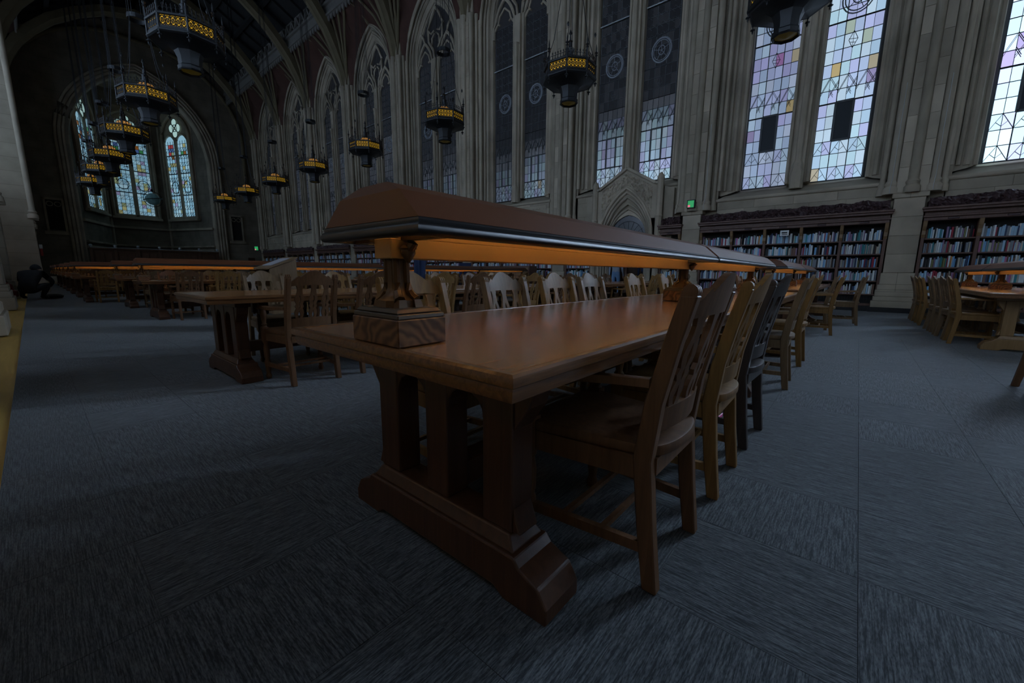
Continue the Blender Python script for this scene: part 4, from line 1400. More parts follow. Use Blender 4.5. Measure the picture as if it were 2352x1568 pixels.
def make_chair():
    t = thing('armchair', 'oak armchair', 'chair')
    for s in (-1, 1):
        p = place('rear_post', CP['rear_post'], t, (s*0.195, 0, 0))
        place('scroll', CP['scroll'], p)
        place('front_leg', CP['front_leg'], t, (s*0.238, 0.40, 0))
    place('seat', CP['seat'], t)
    place('seat_frame', CP['seat_frame'], t)
    place('crest_rail', CP['crest_rail'], t)
    place('lower_rail', CP['lower_rail'], t)
    for k in range(3):
        place('splat', CP['splat'][k], t)
    for k in range(2):
        place('arm', CP['arm'][k], t)
        place('side_stretcher', CP['side_stretcher'][k], t)
        place('cross_stretcher', CP['cross_stretcher'][k], t)
    return t
CH0 = make_chair()
CH0_used = [False]
# one joined mesh for the chairs too far away to show their parts
bmj = bmesh.new()
bpy.context.view_layer.update()
def gather(o, M):
    for ch in o.children:
        m = M @ Matrix.Translation(ch.location)
        if ch.type == 'MESH':
            tmp = ch.data.copy()
            tmp.transform(m)
            bmj.from_mesh(tmp)
            bpy.data.meshes.remove(tmp)
        gather(ch, m)
gather(CH0, Matrix.Identity(4))
FARCH = bpy.data.meshes.new('armchair')
bmj.to_mesh(FARCH)
bmj.free()
FARCH.materials.append(CHAIR['dark brown'])
CNAMES = list(CHAIR)
GRP = 'oak armchairs around the reading tables'
def chair(x, y, face, label, colour=None, parts=True, rot=0.0):
    """(x, y): midpoint between the rear legs at seat height; face: +1 looks to +Y, -1 to -Y"""
    colour = colour or random.choice(CNAMES[:1]*2 + CNAMES[1:2]*3 + CNAMES[3:])
    rz = (0 if face > 0 else PI) + rot
    lab = colour + ' oak armchair ' + label
    if not parts:
        o = place('armchair', FARCH, None, (x, y, 0), (0, 0, rz))
        o.material_slots[0].link = 'OBJECT'
        o.material_slots[0].material = CHAIR[colour]
        return tag(o, lab, 'chair', GRP)
    if CH0_used[0]:
        o = copy_tree(CH0)
    else:
        o = CH0
        CH0_used[0] = True
    o.location = (x, y, 0)
    o.rotation_euler = (0, 0, rz)
    tag(o, lab, 'chair', GRP)
    recolour(o, CHAIR[colour])
    return o

# ------------------------------------------------------------------ reading tables
def trestle_mesh(mat):
    m = MB()
    # long shaped foot
    ft = [(-0.50, 0.0), (-0.50, 0.05), (-0.47, 0.10), (-0.40, 0.13), (-0.38, 0.155), (0.38, 0.155), (0.40, 0.13), (0.47, 0.10), (0.50, 0.05), (0.50, 0.0), (0.34, 0.0), (0.30, 0.025), (-0.30, 0.025), (-0.34, 0.0)]
    m.prism(ft, -0.085, 0.085, 'X')
    m.taper((-0.075, 0.075, -0.37, 0.37, 0.155), (-0.055, 0.055, -0.34, 0.34, 0.20))
    for y0, y1 in ((-0.345, -0.225), (-0.055, 0.055), (0.225, 0.345)):
        m.box(-0.050, 0.050, y0, y1, 0.20, 0.66)
    # flared outer brackets, arched heads of the two openings
    for s in (-1, 1):
        m.prism([(s*0.345, 0.20), (s*0.375, 0.20), (s*0.345, 0.28)], -0.045, 0.045, 'X')
        m.prism([(s*0.345, 0.52), (s*0.345, 0.66), (s*0.42, 0.66), (s*0.40, 0.60)], -0.045, 0.045, 'X')
        c, a = s*0.14, 0.085
        pts = [(c-a, 0.66), (c-a, 0.53)]
        for k in range(0, 9):
            t = PI - PI*k/8
            pts.append((c + a*math.cos(t)*0.96, 0.53 + 0.075*math.sin(t)))
        pts += [(c+a, 0.53), (c+a, 0.66)]
        for k in range(len(pts)-3):
            u0, z0 = pts[1+k]
            u1, z1 = pts[2+k]
            m.add([(-0.045, u0, z0), (-0.045, u1, z1), (-0.045, u1, 0.66), (-0.045, u0, 0.66), (0.045, u0, z0), (0.045, u1, z1), (0.045, u1, 0.66), (0.045, u0, 0.66)],
                  [(0,1,2,3), (7,6,5,4), (0,4,5,1), (3,2,6,7)])
    m.box(-0.06, 0.06, -0.44, 0.44, 0.66, 0.70)
    return m.mesh('trestle', mat, bevel=0.006, seg=2)
TRM = {k: trestle_mesh(k) for k in ('trestle', 'trestle_l')}
def table(x0, L, yc, label, mat='trestle', detail=True):
    t = thing('reading_table', label, 'table', (x0, yc, 0), 0, 'long oak reading tables')
    hw = 0.545
    MB().box(0.035, L-0.035, -hw+0.035, hw-0.035, 0.728, 0.762).build('table_top', 'top', t)
    ed = MB()
    g_ = 0.032
    def ring(i, z):
        return [(i, -hw+i, z), (L-i, -hw+i, z), (L-i, hw-i, z), (i, hw-i, z)]
    ed.rings([ring(g_, 0.758), ring(g_-0.003, 0.7635), ring(0.012, 0.764), ring(0.003, 0.759), ring(0.0, 0.748), ring(0.002, 0.738), ring(0.012, 0.732), ring(0.010, 0.720), ring(0.016, 0.700), ring(0.05, 0.698), ring(0.05, 0.73)], True, False)
    ed.build('edge_moulding', 'edge', t, smooth=30)
    MB().box(0.30, L-0.30, -0.40, 0.40, 0.690, 0.728).build('apron', mat, t)
    for xt in ((0.285, 3.08, L-0.20) if detail else (0.285, L-0.20)):
        place('trestle', TRM[mat], t, (xt, 0, 0))
    MB().box(0.30, L-0.30, -0.045, 0.045, 0.20, 0.30).build('stretcher', mat, t, bevel=0.005)
    if detail:
        for k in range(4):
            for s in (-1, 1):
                MB().box(0.55 + k*(L-1.1)/3-0.04, 0.55+k*(L-1.1)/3+0.04, s*0.09-0.03, s*0.09+0.03, 0.56, 0.69).build('bracket', mat, t, bevel=0.006)
    return t

# ------------------------------------------------------------------ long table lamps
def lamp_meshes():
    D = {}
    D['base_box'] = MB().box(-0.084, 0.084, -0.12, 0.12, 0, 0.076).mesh('base_box', 'base', bevel=0.003)
    D['plinth'] = MB().taper((-0.082, 0.082, -0.118, 0.118, 0.076), (-0.080, 0.080, -0.116, 0.116, 0.090)).taper((-0.078, 0.078, -0.112, 0.112, 0.092), (-0.066, 0.066, -0.10, 0.10, 0.104)).mesh('plinth', 'plinth', bevel=0.003)
    po = MB()
    po.lathe([(0.062, 0.104), (0.060, 0.124), (0.050, 0.130), (0.036, 0.142), (0.029, 0.160), (0.027, 0.185), (0.027, 0.238), (0.034, 0.246)], 8, ph=PI/8)
    for sx in (-1, 1):
        for sy in (-1, 1):
            po.taper((sx*0.028-0.014, sx*0.028+0.014, sy*0.052-0.016, sy*0.052+0.016, 0.104), (sx*0.026-0.012, sx*0.026+0.012, sy*0.049-0.014, sy*0.049+0.014, 0.126))
            po.tube([(sx*0.028, sy*0.052, 0.124), (sx*0.024, sy*0.040, 0.134), (sx*0.020, sy*0.030, 0.150), (sx*0.017, sy*0.024, 0.175), (sx*0.016, sy*0.022, 0.244)], [0.017, 0.014, 0.0125, 0.011, 0.011], 7)
    D['post'] = po.mesh('post', 'bronze', 35)
    def br(s):
        m = MB()
        m.tube([(0, s*0.045, 0.300), (0, s*0.075, 0.297), (0, s*0.085, 0.285), (0, s*0.066, 0.270)], [0.010, 0.013, 0.014, 0.016], 8)
        m.lathe([(0.004, 0.232), (0.013, 0.244), (0.021, 0.258), (0.020, 0.268), (0.026, 0.272), (0.012, 0.284)], 8, (0, s*0.060, 0))
        m.box(-0.016, 0.016, min(s*0.05, s*0.21), max(s*0.05, s*0.21), 0.294, 0.304)
        return m.mesh('bracket', 'bronze', 40)
    D['bracket'] = {-1: br(-1), 1: br(1)}
    return D
LD = lamp_meshes()
def long_lamp(x0, L, yc, label, detail=True):
    """x0: where the shade starts; stands on a table top at z 0.762"""
    t = thing('table_lamp', label, 'lamp', (x0, yc, 0.7645), 0, 'long brown hooded table lamps')
    h = L/2
    xs = [0.105, h, L-0.105]
    for x in xs:
        b = place('base_box', LD['base_box'], t, (x, 0, 0))
        place('plinth', LD['plinth'], t, (x, 0, 0))
        place('post', LD['post'], t, (x, 0, 0))
        for s in (-1, 1):
            place('bracket', LD['bracket'][s], t, (x, 0, 0))
    rl = MB().box(0.06, L-0.06, -0.042, 0.042, 0.244, 0.300)
    for s in (-1, 1):
        rl.box(0.06, L-0.06, min(s*0.034, s*0.042), max(s*0.034, s*0.042), 0.300, 0.316)
    rl.build('light_rail', 'rail', t, bevel=0.002)
    for a, b in ((0.0, h-0.02), (h+0.02, L)):
        m = MB()
        def ring(i, w, z):
            return [(a+i, -w, z), (b-i, -w, z), (b-i, w, z), (a+i, w, z)]
        sh = m.rings([ring(0.028, 0.205, 0.332), ring(0.012, 0.236, 0.338), ring(0.020, 0.150, 0.412), ring(0.040, 0.068, 0.442)], True, False)
        n = len(m.v)
        m.f.append((n-4, n-3, n-2, n-1))
        s = m.build('shade', 'shade', t)
        r = MB()
        r.rings([ring(0.028, 0.205, 0.295), ring(0.008, 0.241, 0.295), ring(0.0015, 0.2485, 0.300), ring(0.0, 0.250, 0.308), ring(0.0015, 0.2485, 0.316), ring(0.006, 0.244, 0.3225), ring(0.010, 0.240, 0.325), ring(0.008, 0.242, 0.331), ring(0.014, 0.235, 0.338), ring(0.028, 0.205, 0.334), ring(0.028, 0.205, 0.295)], True, False)
        r.build('rim', 'rim', s, smooth=60)
        rf = MB()
        rf.rings([ring(0.030, 0.200, 0.331), ring(0.036, 0.142, 0.402), ring(0.055, 0.064, 0.433)], True, False)
        q = len(rf.v)
        rf.f.append((q-4, q-3, q-2, q-1))
        rf.build('reflector', 'reflect', t)
        MB().tube([(a+0.12, 0, 0.308), (b-0.12, 0, 0.308)], 0.006, 6).build('lamp_tube', 'tube', t)
    return t
TD = {}
def set_table(key, x0, L, yc, label, lamp=True, lamplabel='', mat='trestle', detail=True):
    TD[key] = (x0, L, yc)
    table(x0, L, yc, label, mat, detail)
    if lamp:
        long_lamp(x0, L, yc, lamplabel, detail)
set_table('A', 0.60, 5.42, 1.05, 'nearest long oak table with a worn edge, its corner towards the camera', True, 'long brown hooded lamp on the nearest oak table')
set_table('A2', 7.15, 5.42, 1.05, 'oak lamp table end to end behind the nearest table', True, 'long hooded lamp on the table behind the nearest table')
set_table('B', 0.86, 5.42, 4.45, 'bare oak table without a lamp, second row from the camera', False)
set_table('B2', 7.6, 5.42, 4.45, 'bare oak table further along the second row', False)
set_table('C', 1.33, 5.42, 10.95, 'oak lamp table in the row behind the wooden kiosk', True, 'long hooded lamp in the row behind the wooden kiosk')
set_table('C2', 8.2, 5.42, 10.95, 'oak lamp table in the kiosk row nearer the window wall', True, 'hooded lamp in the kiosk row nearer the window wall')
set_table('D', 1.33, 5.42, 14.6, 'oak lamp table one row behind the kiosk row', True, 'long hooded lamp one row behind the kiosk row')
set_table('D2', 8.2, 5.42, 14.6, 'oak lamp table one row behind, nearer the window wall', True, 'hooded lamp one row behind, nearer the window wall', 'trestle', False)
for k in range(7):
    y = 18.0 + 3.3*k
    nm = ['fifth', 'sixth', 'seventh', 'eighth', 'ninth', 'tenth', 'last'][k]
    set_table('F%d' % k, 0.75, 5.42, y, 'distant oak lamp table by the aisle in the %s row' % nm, True, 'distant hooded lamp by the aisle in the %s row' % nm, 'trestle', False)
set_table('R', 8.0, 5.42, -1.86, 'honey oak lamp table at the right, facing the bookcases', True, 'hooded lamp on the honey oak table at the right', 'trestle_l')

# ------------------------------------------------------------------ chairs
def free(key, x):
    # slide a chair along its table until it clears the trestles
    x0, L, yc = TD[key]
    for xt in (x0+0.285, x0+3.08, x0+L-0.20):
        if abs(x-xt) < 0.39:
            x = xt + 0.39 if x >= xt else xt - 0.39
    return x
cols = ['dark brown', 'golden brown', 'blackish', 'greyish', 'golden brown']
for k, x in enumerate((1.325, 2.02, 2.69, 4.27, 5.43)):
    chair(x, 0.432, 1, '%s from the aisle along the near side of the nearest table' % ORD[k], cols[k], rot=(0, 0.02, -0.03, 0.05, 0)[k])
for k, x in enumerate((1.32, 2.06, 2.68, 3.22, 4.15, 5.05)):
    chair(x, 1.72, -1, '%s from the aisle on the far side of the nearest table' % ORD[k], ['golden brown', 'greyish', 'golden brown', 'greyish', 'golden brown', 'golden brown'][k], rot=(0.03, 0, -0.04, 0.02, 0, 0.05)[k])
chair(8.55, 0.30, 1, 'nearest of those at the table behind, window side', 'golden brown', rot=0.04)
chair(9.3, 0.40, 1, 'second along the table behind the nearest one', 'greyish')
chair(10.6, 0.0, 1, 'pulled out into the aisle before the bookcase', 'greyish', rot=0.10)
for k, x in enumerate((8.2, 9.1, 10.6)):
    chair(free('A2', x), 1.72, -1, '%s on the far side of the table behind the nearest' % ORD[k])
for k, x in enumerate((1.44, 2.17, 2.95, 3.75, 4.6, 5.5)):
    chair(free('B', x), 3.62, 1, '%s from the aisle on the near side of the bare table' % ORD[k], ['dark brown', 'dark brown', 'golden brown', 'dark brown', 'golden brown', 'dark brown'][k])
for k, x in enumerate((1.75, 2.6, 3.4, 4.2, 5.1, 5.9)):
    chair(free('B', x), 5.22, -1, '%s from the aisle on the far side of the bare table' % ORD[k], ['greyish', 'golden brown', 'greyish', 'golden brown', 'dark brown', 'golden brown'][k])
for k, x in enumerate((8.2, 9.2, 10.2, 11.4)):
    chair(free('B2', x), 3.62, 1, '%s on the near side of the further bare table' % ORD[k])
    chair(free('B2', x+0.3), 5.22, -1, '%s on the far side of the further bare table' % ORD[k])
for k, x in enumerate((1.86, 2.65, 3.45, 4.25, 5.05, 5.9)):
    chair(free('C', x), 10.11, 1, '%s from the aisle, near side of the kiosk row' % ORD[k], 'dark brown' if k % 2 == 0 else 'golden brown')
    chair(free('C', x + (0.1 if k != 2 else -0.05)), 11.72, -1, '%s from the aisle, far side of the kiosk row' % ORD[k], parts=k < 3)
for k, x in enumerate((8.8, 9.7, 10.6, 11.6, 12.6)):
    chair(free('C2', x), 10.11, 1, '%s at the window end of the kiosk row' % ORD[k])
for k, x in enumerate((2.1, 2.9, 3.7, 4.5, 5.4)):
    chair(free('D', x), 13.76, 1, '%s from the aisle in the row behind the kiosk row' % ORD[k])
    chair(free('D', x+0.1), 15.37, -1, '%s, far side of the row behind the kiosk row' % ORD[k], parts=False)
for r in range(7):
    x0, L, yc = TD['F%d' % r]
    nm = ['fifth', 'sixth', 'seventh', 'eighth', 'ninth', 'tenth', 'last'][r]
    for k in range(5):
        chair(free('F%d' % r, x0+0.68+k*0.85), yc-0.83, 1, '%s from the aisle in the distant %s row' % (ORD[k], nm), 'dark brown' if (k+r) % 2 else 'golden brown', parts=False)
for k, x in enumerate((8.76, 9.33, 9.93, 10.52, 11.56, 12.18, 12.80)):
    chair(x+0.02, -1.16 + 0.02*k, -1, '%s from the camera along the honey oak table' % ORD[k], 'golden brown' if k in (0, 4, 5) else 'greyish', rot=(0, 0.08, 0, 0.03, -0.05, 0.04, 0)[k])
chair(9.6, -2.55, 1, 'on the far side of the honey oak table', 'blackish')
chair(5.42, -1.23, -1, 'cut off at the right edge of the picture', 'dark brown')

# ------------------------------------------------------------------ chandeliers
def octo(r, z, ph=PI/8):
    return [(r*math.cos(ph+k*PI/4), r*math.sin(ph+k*PI/4), z) for k in range(8)]
CR = 0.775
def chandelier_meshes():
    D = {}
    fr = MB()
    fr.rings([octo(CR, 0.30), octo(CR+0.03, 0.31), octo(CR+0.03, 0.35), octo(CR, 0.36), octo(CR-0.05, 0.36), octo(CR-0.05, 0.30), octo(CR, 0.30)], True, False)
    fr.rings([octo(CR-0.05, 0.08), octo(CR, 0.08), octo(CR+0.01, 0.02), octo(CR+0.035, 0.0), octo(CR+0.035, -0.035), octo(CR, -0.06), octo(CR-0.06, -0.06), octo(CR-0.05, 0.08)], True, False)
    for k in range(8):
        a = PI/8 + k*PI/4
        fr.box_at = None
        c, s = CR*math.cos(a), CR*math.sin(a)
        fr.lathe([(0.028, -0.06), (0.028, 0.36)], 6, (c, s, 0))
    D['band_frame'] = fr.mesh('band_frame', 'iron')
    # amber panel of one side (built at the side facing +X, turned by copies)
    ap = CR*math.cos(PI/8)
    hw = CR*math.sin(PI/8) - 0.03
    D['amber_panel'] = MB().box(ap-0.035, ap-0.025, -hw, hw, 0.08, 0.30).mesh('amber_panel', 'amber')
    tr = MB()
    n = 5
    st = 2*hw/n
    for i in range(n):
        yc_ = -hw + st*(i+0.5)
        for rr_, tt in ((0.095, 0.012), (0.045, 0.010)):
            tr.tube([(ap-0.018, yc_+rr_*0.62*math.cos(t*PI/5), 0.19+rr_*math.sin(t*PI/5)) for t in range(10)], tt, 4, True)
        tr.bar((ap-0.018, yc_-0.05, 0.08), (ap-0.018, yc_+0.05, 0.30), 0.012, 0.01)
        tr.bar((ap-0.018, yc_+0.05, 0.08), (ap-0.018, yc_-0.05, 0.30), 0.012, 0.01)
        tr.bar((ap-0.018, yc_-st/2, 0.08), (ap-0.018, yc_-st/2, 0.30), 0.010, 0.01)
    D['tracery'] = tr.mesh('tracery', 'iron')
    cr = MB()
    for i in range(6):
        yc_ = -hw + 2*hw*(i+0.5)/6
        cr.tube([(ap, yc_+0.045*math.cos(t*PI/4), 0.42+0.05*math.sin(t*PI/4)) for t in range(8)], 0.008, 4, True)
        cr.lathe([(0.010, 0.36), (0.010, 0.50), (0.022, 0.52), (0.004, 0.56)], 5, (ap, yc_+0.045, 0))
    D['cresting'] = cr.mesh('cresting', 'iron')
    D['finial'] = MB().lathe([(0.022, 0.36), (0.022, 0.60), (0.045, 0.62), (0.02, 0.65), (0.05, 0.69), (0.018, 0.73), (0.022, 0.80), (0.004, 0.93)], 6, (CR*math.cos(PI/8), CR*math.sin(PI/8), 0)).mesh('finial', 'iron')
    D['pendant'] = MB().lathe([(0.012, -0.06), (0.012, -0.11), (0.05, -0.13), (0.05, -0.145), (0.018, -0.16), (0.022, -0.19), (0.004, -0.23)], 6, (CR*math.cos(PI/8), CR*math.sin(PI/8), 0)).mesh('pendant', 'iron')
    D['soffit'] = MB().rings([octo(CR-0.02, -0.055), octo(0.45, -0.11), octo(0.31, -0.20), octo(0.255, -0.34), octo(0.245, -0.50), octo(0.27, -0.53), octo(0.265, -0.60), octo(0.28, -0.63), octo(0.26, -0.65), octo(0.23, -0.62), octo(0.22, -0.40)], True, False).mesh('soffit_funnel', 'iron', 25)
    D['bottom_light'] = MB().rings([octo(0.225, -0.60), octo(0.02, -0.66)], True, True).mesh('bottom_glass', 'amber_dim', 40)
    D['dome'] = MB().lathe([(0.26, 0.05), (0.26, 0.46), (0.24, 0.55), (0.18, 0.61), (0.09, 0.63)], 16).mesh('glass_dome', 'dome', 50)
    rb = MB()
    for k in range(8):
        a = k*PI/4
        rb.tube([(0.27*math.cos(a), 0.27*math.sin(a), 0.10), (0.27*math.cos(a), 0.27*math.sin(a), 0.46), (0.20*math.cos(a), 0.20*math.sin(a), 0.61), (0.06*math.cos(a), 0.06*math.sin(a), 0.66)], 0.013, 4)
        rb.tube([(0.275*math.cos(a+0.39), 0.275*math.sin(a+0.39), 0.30+0.05*math.cos(0)), (0.275*math.cos(a+0.2), 0.275*math.sin(a+0.2), 0.40), (0.275*math.cos(a+0.05), 0.275*math.sin(a+0.05), 0.33)], 0.012, 4)
    D['dome_ribs'] = rb.mesh('dome_ribs', 'iron')
    D['spire'] = MB().lathe([(0.13, 0.63), (0.14, 0.67), (0.10, 0.70), (0.085, 0.86), (0.10, 0.90), (0.06, 0.93), (0.05, 1.06), (0.075, 1.09), (0.03, 1.13), (0.02, 1.26), (0.05, 1.30), (0.004, 1.42)], 8).mesh('spire', 'iron', 40)
    D['floor_plate'] = MB().rings([octo(CR-0.04, 0.06), octo(0.02, 0.05)], True, True).mesh('inner_plate', 'iron')
    ring = MB().lathe([(0.24, 2.55), (0.27, 2.55), (0.27, 2.68), (0.24, 2.68), (0.24, 2.55)], 12, caps=False)
    D['hanging_ring'] = ring.mesh('hanging_ring', 'iron', 30)
    ro = MB()
    for k in range(4):
        a = PI/8 + k*PI/2
        ro.tube([(CR*math.cos(a), CR*math.sin(a), 0.36), (CR*0.64*math.cos(a), CR*0.64*math.sin(a), 1.2), (0.26*math.cos(a), 0.26*math.sin(a), 2.6)], 0.011, 4)
        ro.lathe([(0.012, 1.12), (0.035, 1.18), (0.012, 1.24)], 5, (CR*0.935*math.cos(a), CR*0.935*math.sin(a), 0))
        ro.tube([(0.26*math.cos(a), 0.26*math.sin(a), 2.6), (0.10*math.cos(a), 0.10*math.sin(a), 13.2)], 0.010, 4)
        ro.tube([(0.26*math.cos(a+0.3), 0.26*math.sin(a+0.3), 2.6), (0.12*math.cos(a+0.4), 0.12*math.sin(a+0.4), 13.2)], 0.008, 4)
    D['hanging_rods'] = ro.mesh('hanging_rods', 'iron')
    return D
CD = chandelier_meshes()
def chandelier(label):
    t = thing('chandelier', label, 'chandelier', (0, 0, 0), 0, 'wrought iron and amber glass chandeliers')
    place('band_frame', CD['band_frame'], t)
    for k in range(8):
        a = k*PI/4
        p = place('amber_panel', CD['amber_panel'], t, None, (0, 0, a))
        place('tracery', CD['tracery'], p)
        place('cresting', CD['cresting'], t, None, (0, 0, a))
        place('finial', CD['finial'], t, None, (0, 0, a))
        place('pendant', CD['pendant'], t, None, (0, 0, a))
    place('soffit_funnel', CD['soffit'], t)
    place('bottom_glass', CD['bottom_light'], t)
    d = place('glass_dome', CD['dome'], t)
    place('dome_ribs', CD['dome_ribs'], d)
    place('spire', CD['spire'], t)
    place('inner_plate', CD['floor_plate'], t)
    place('hanging_ring', CD['hanging_ring'], t)
    place('hanging_rods', CD['hanging_rods'], t)
    return t
RIGHT_Y = [1.82, 7.38, 13.16, 19.0, 24.7, 30.4, 35.95, 41.4]
LEFT_Y = [13.7, 19.2, 24.4, 29.5, 33.7, 38.2]
ch = None
side = ['nearest', 'second nearest', 'third nearest', 'fourth nearest', 'fifth nearest', 'sixth nearest', 'seventh nearest', 'farthest']
for k, y in enumerate(RIGHT_Y):
    lab = 'octagonal iron chandelier with amber panels, %s along the window wall' % side[k]
    c = chandelier(lab) if ch is None else copy_tree(ch)
    ch = ch or c
    c.location = (11.3, y, 6.72)
    c.rotation_euler = (0, 0, 0.12 + 0.05*(k % 3) - 0.1)
    tag(c, lab, 'chandelier')
side2 = ['nearest', 'second nearest', 'third nearest', 'fourth nearest', 'fifth nearest', 'farthest']
for k, y in enumerate(LEFT_Y):
    c = copy_tree(ch)
    c.location = (3.30, y, 6.62 - 0.05*k)
    c.rotation_euler = (0, 0, 0.2 + 0.03*(k % 2))
    tag(c, 'octagonal iron chandelier with amber panels, %s in the row before the apse' % side2[k], 'chandelier')

# ------------------------------------------------------------------ wooden kiosk between the rows
kx, ky = 2.47, 7.20
ko = thing('kiosk', 'pale oak sloping top kiosk with open cubby between table rows', 'kiosk', (kx, ky, 0))
kb = MB()
prof = [(0.0, 0.30), (0.42, 0.30), (0.42, 1.175), (0.0, 1.00)]
for y in (0.0, 0.56):
    MB().prism(prof, y, y+0.03, 'Y').build('side_panel', 'kiosk', ko)
MB().box(0.39, 0.42, 0.03, 0.56, 0.30, 1.14).build('back_panel', 'kiosk', ko)
MB().prism([(-0.03, 0.995), (0.44, 1.185), (0.44, 1.21), (-0.03, 1.02)], -0.02, 0.61, 'Y').build('sloping_top', 'kiosk', ko, bevel=0.004)
MB().box(0.0, 0.39, 0.03, 0.56, 0.70, 0.72).build('shelf', 'kiosk', ko)
MB().box(0.0, 0.03, 0.03, 0.56, 0.30, 0.70).build('front_panel', 'kiosk', ko)
MB().box(0.0, 0.42, 0.0, 0.59, 0.28, 0.30).build('bottom_board', 'kiosk', ko)
for x in (0.03, 0.35):
    for y in (0.03, 0.52):
        MB().box(x, x+0.045, y, y+0.045, 0, 0.28).build('leg', 'kiosk', ko)
MB().prism([(0.06, 1.0625), (0.36, 1.1845), (0.36, 1.189), (0.06, 1.067)], 0.10, 0.48, 'Y').build('display_sheet', 'screen', ko)

# ------------------------------------------------------------------ card cabinets near the wall
def cabinet(x, y, w, h, label, mat='case'):
    t = thing('card_cabinet', label, 'cabinet', (x, y, 0))
    MB().box(0, 0.55, -w/2, w/2, 0.0, h).build('body', mat, t, bevel=0.01)
    nr, nc = 5, 4
    for r in range(nr):
        for c in range(nc):
            y0 = -w/2 + 0.05 + c*(w-0.1)/nc
            z0 = 0.30 + r*(h-0.36)/nr
            d = MB().box(-0.012, 0.0, y0+0.012, y0+(w-0.1)/nc-0.012, z0+0.012, z0+(h-0.36)/nr-0.012).build('drawer', 'corbel', t, bevel=0.003)
            MB().lathe([(0.012, -0.03), (0.016, -0.022), (0.006, -0.012)], 6, (0, y0+(w-0.1)/nc/2, z0+(h-0.36)/nr/2), 'X').build('knob', 'brass', d)
cabinet(13.9, 13.3, 1.5, 1.28, 'brown card catalogue cabinet standing before the far bookcases')
cabinet(13.9, 11.6, 1.5, 1.28, 'brown card catalogue cabinet beside the stone pier')
nb = thing('notice_board', 'dark navy free standing board beside the card cabinets', 'board', (14.1, 15.1, 0))
MB().box(0, 0.04, -0.42, 0.42, 0.35, 1.45).build('board', 'navy', nb)
for s in (-0.36, 0.36):
    MB().box(0, 0.04, s-0.02, s+0.02, 0, 0.35).build('leg', 'iron', nb)

# ------------------------------------------------------------------ hanging globe in the apse
gl = thing('hanging_globe', 'painted globe in a brass ring hanging before the apse window', 'globe', (7.75, YF+0.3, 7.15))
MB().lathe([(0.50*math.cos(t), 0.50*math.sin(t)) for t in [PI/2*(k/8)-0.0001 if k == 8 else PI/2*k/8 for k in range(-8, 9)]], 20).build('sphere', 'globe', gl, smooth=60)
MB().tube([(0.64*math.cos(t*PI/16), 0, 0.64*math.sin(t*PI/16)) for t in range(32)], 0.025, 6, True).build('meridian_ring', 'iron', gl)
MB().tube([(0.64*math.cos(t*PI/16), 0.64*math.sin(t*PI/16), 0.1*math.cos(t*PI/16)) for t in range(32)], 0.03, 6, True).build('horizon_ring', 'iron', gl)
MB().tube([(0, 0, 0.64), (0, 0, 10.5)], 0.02, 5).build('chain', 'iron', gl)
MB().lathe([(0.05, 0.64), (0.12, 0.74), (0.05, 0.85)], 8).build('hook_boss', 'iron', gl)

# ------------------------------------------------------------------ people
def person(name, label, J, E_, mats, hair=None, loc=(0,0,0), rz=0.0):
    """J: joint -> (position, radius); E_: edges; body grown with a Skin modifier into one mesh; mats: [(material, test)]"""
    root = thing('person', label, 'person', loc, rz)
    names_ = list(J)
    me = bpy.data.meshes.new('body_source')
    me.from_pydata([J[n][0] for n in names_], [(names_.index(a), names_.index(b)) for a, b in E_], [])
    o = bpy.data.objects.new('body_source', me)
    COL.objects.link(o)
    sk = o.modifiers.new('skin', 'SKIN')
    for i, n in enumerate(names_):
        r = J[n][1]
        me.skin_vertices[0].data[i].radius = (r, r) if not isinstance(r, tuple) else r
        me.skin_vertices[0].data[i].use_root = (n == 'pelvis')
    o.modifiers.new('sub', 'SUBSURF').levels = 2
    dg = bpy.context.evaluated_depsgraph_get()
    new = bpy.data.meshes.new_from_object(o.evaluated_get(dg))
    bpy.data.objects.remove(o)
    new.name = 'body'
    for m, _ in mats:
        new.materials.append(MT[m])
    for p in new.polygons:
        c = p.center
        p.use_smooth = True
        best = min(names_, key=lambda n: (Vector(J[n][0])-c).length_squared/(max(J[n][1]) if isinstance(J[n][1], tuple) else J[n][1])**0.5)
        for i, (m, test) in enumerate(mats):
            if best in test:
                p.material_index = i
                break
    place('body', new, root)
    hp, hr = J['head'][0], 0.10
    h = MB().lathe([(hr*1.08*math.cos(t), hr*1.25*math.sin(t)+0.02) for t in [0.0, 0.3, 0.7, 1.1, 1.4, 1.55]], 12, hp)
    h.build('hair', hair or 'hair', root, smooth=60)
    return root
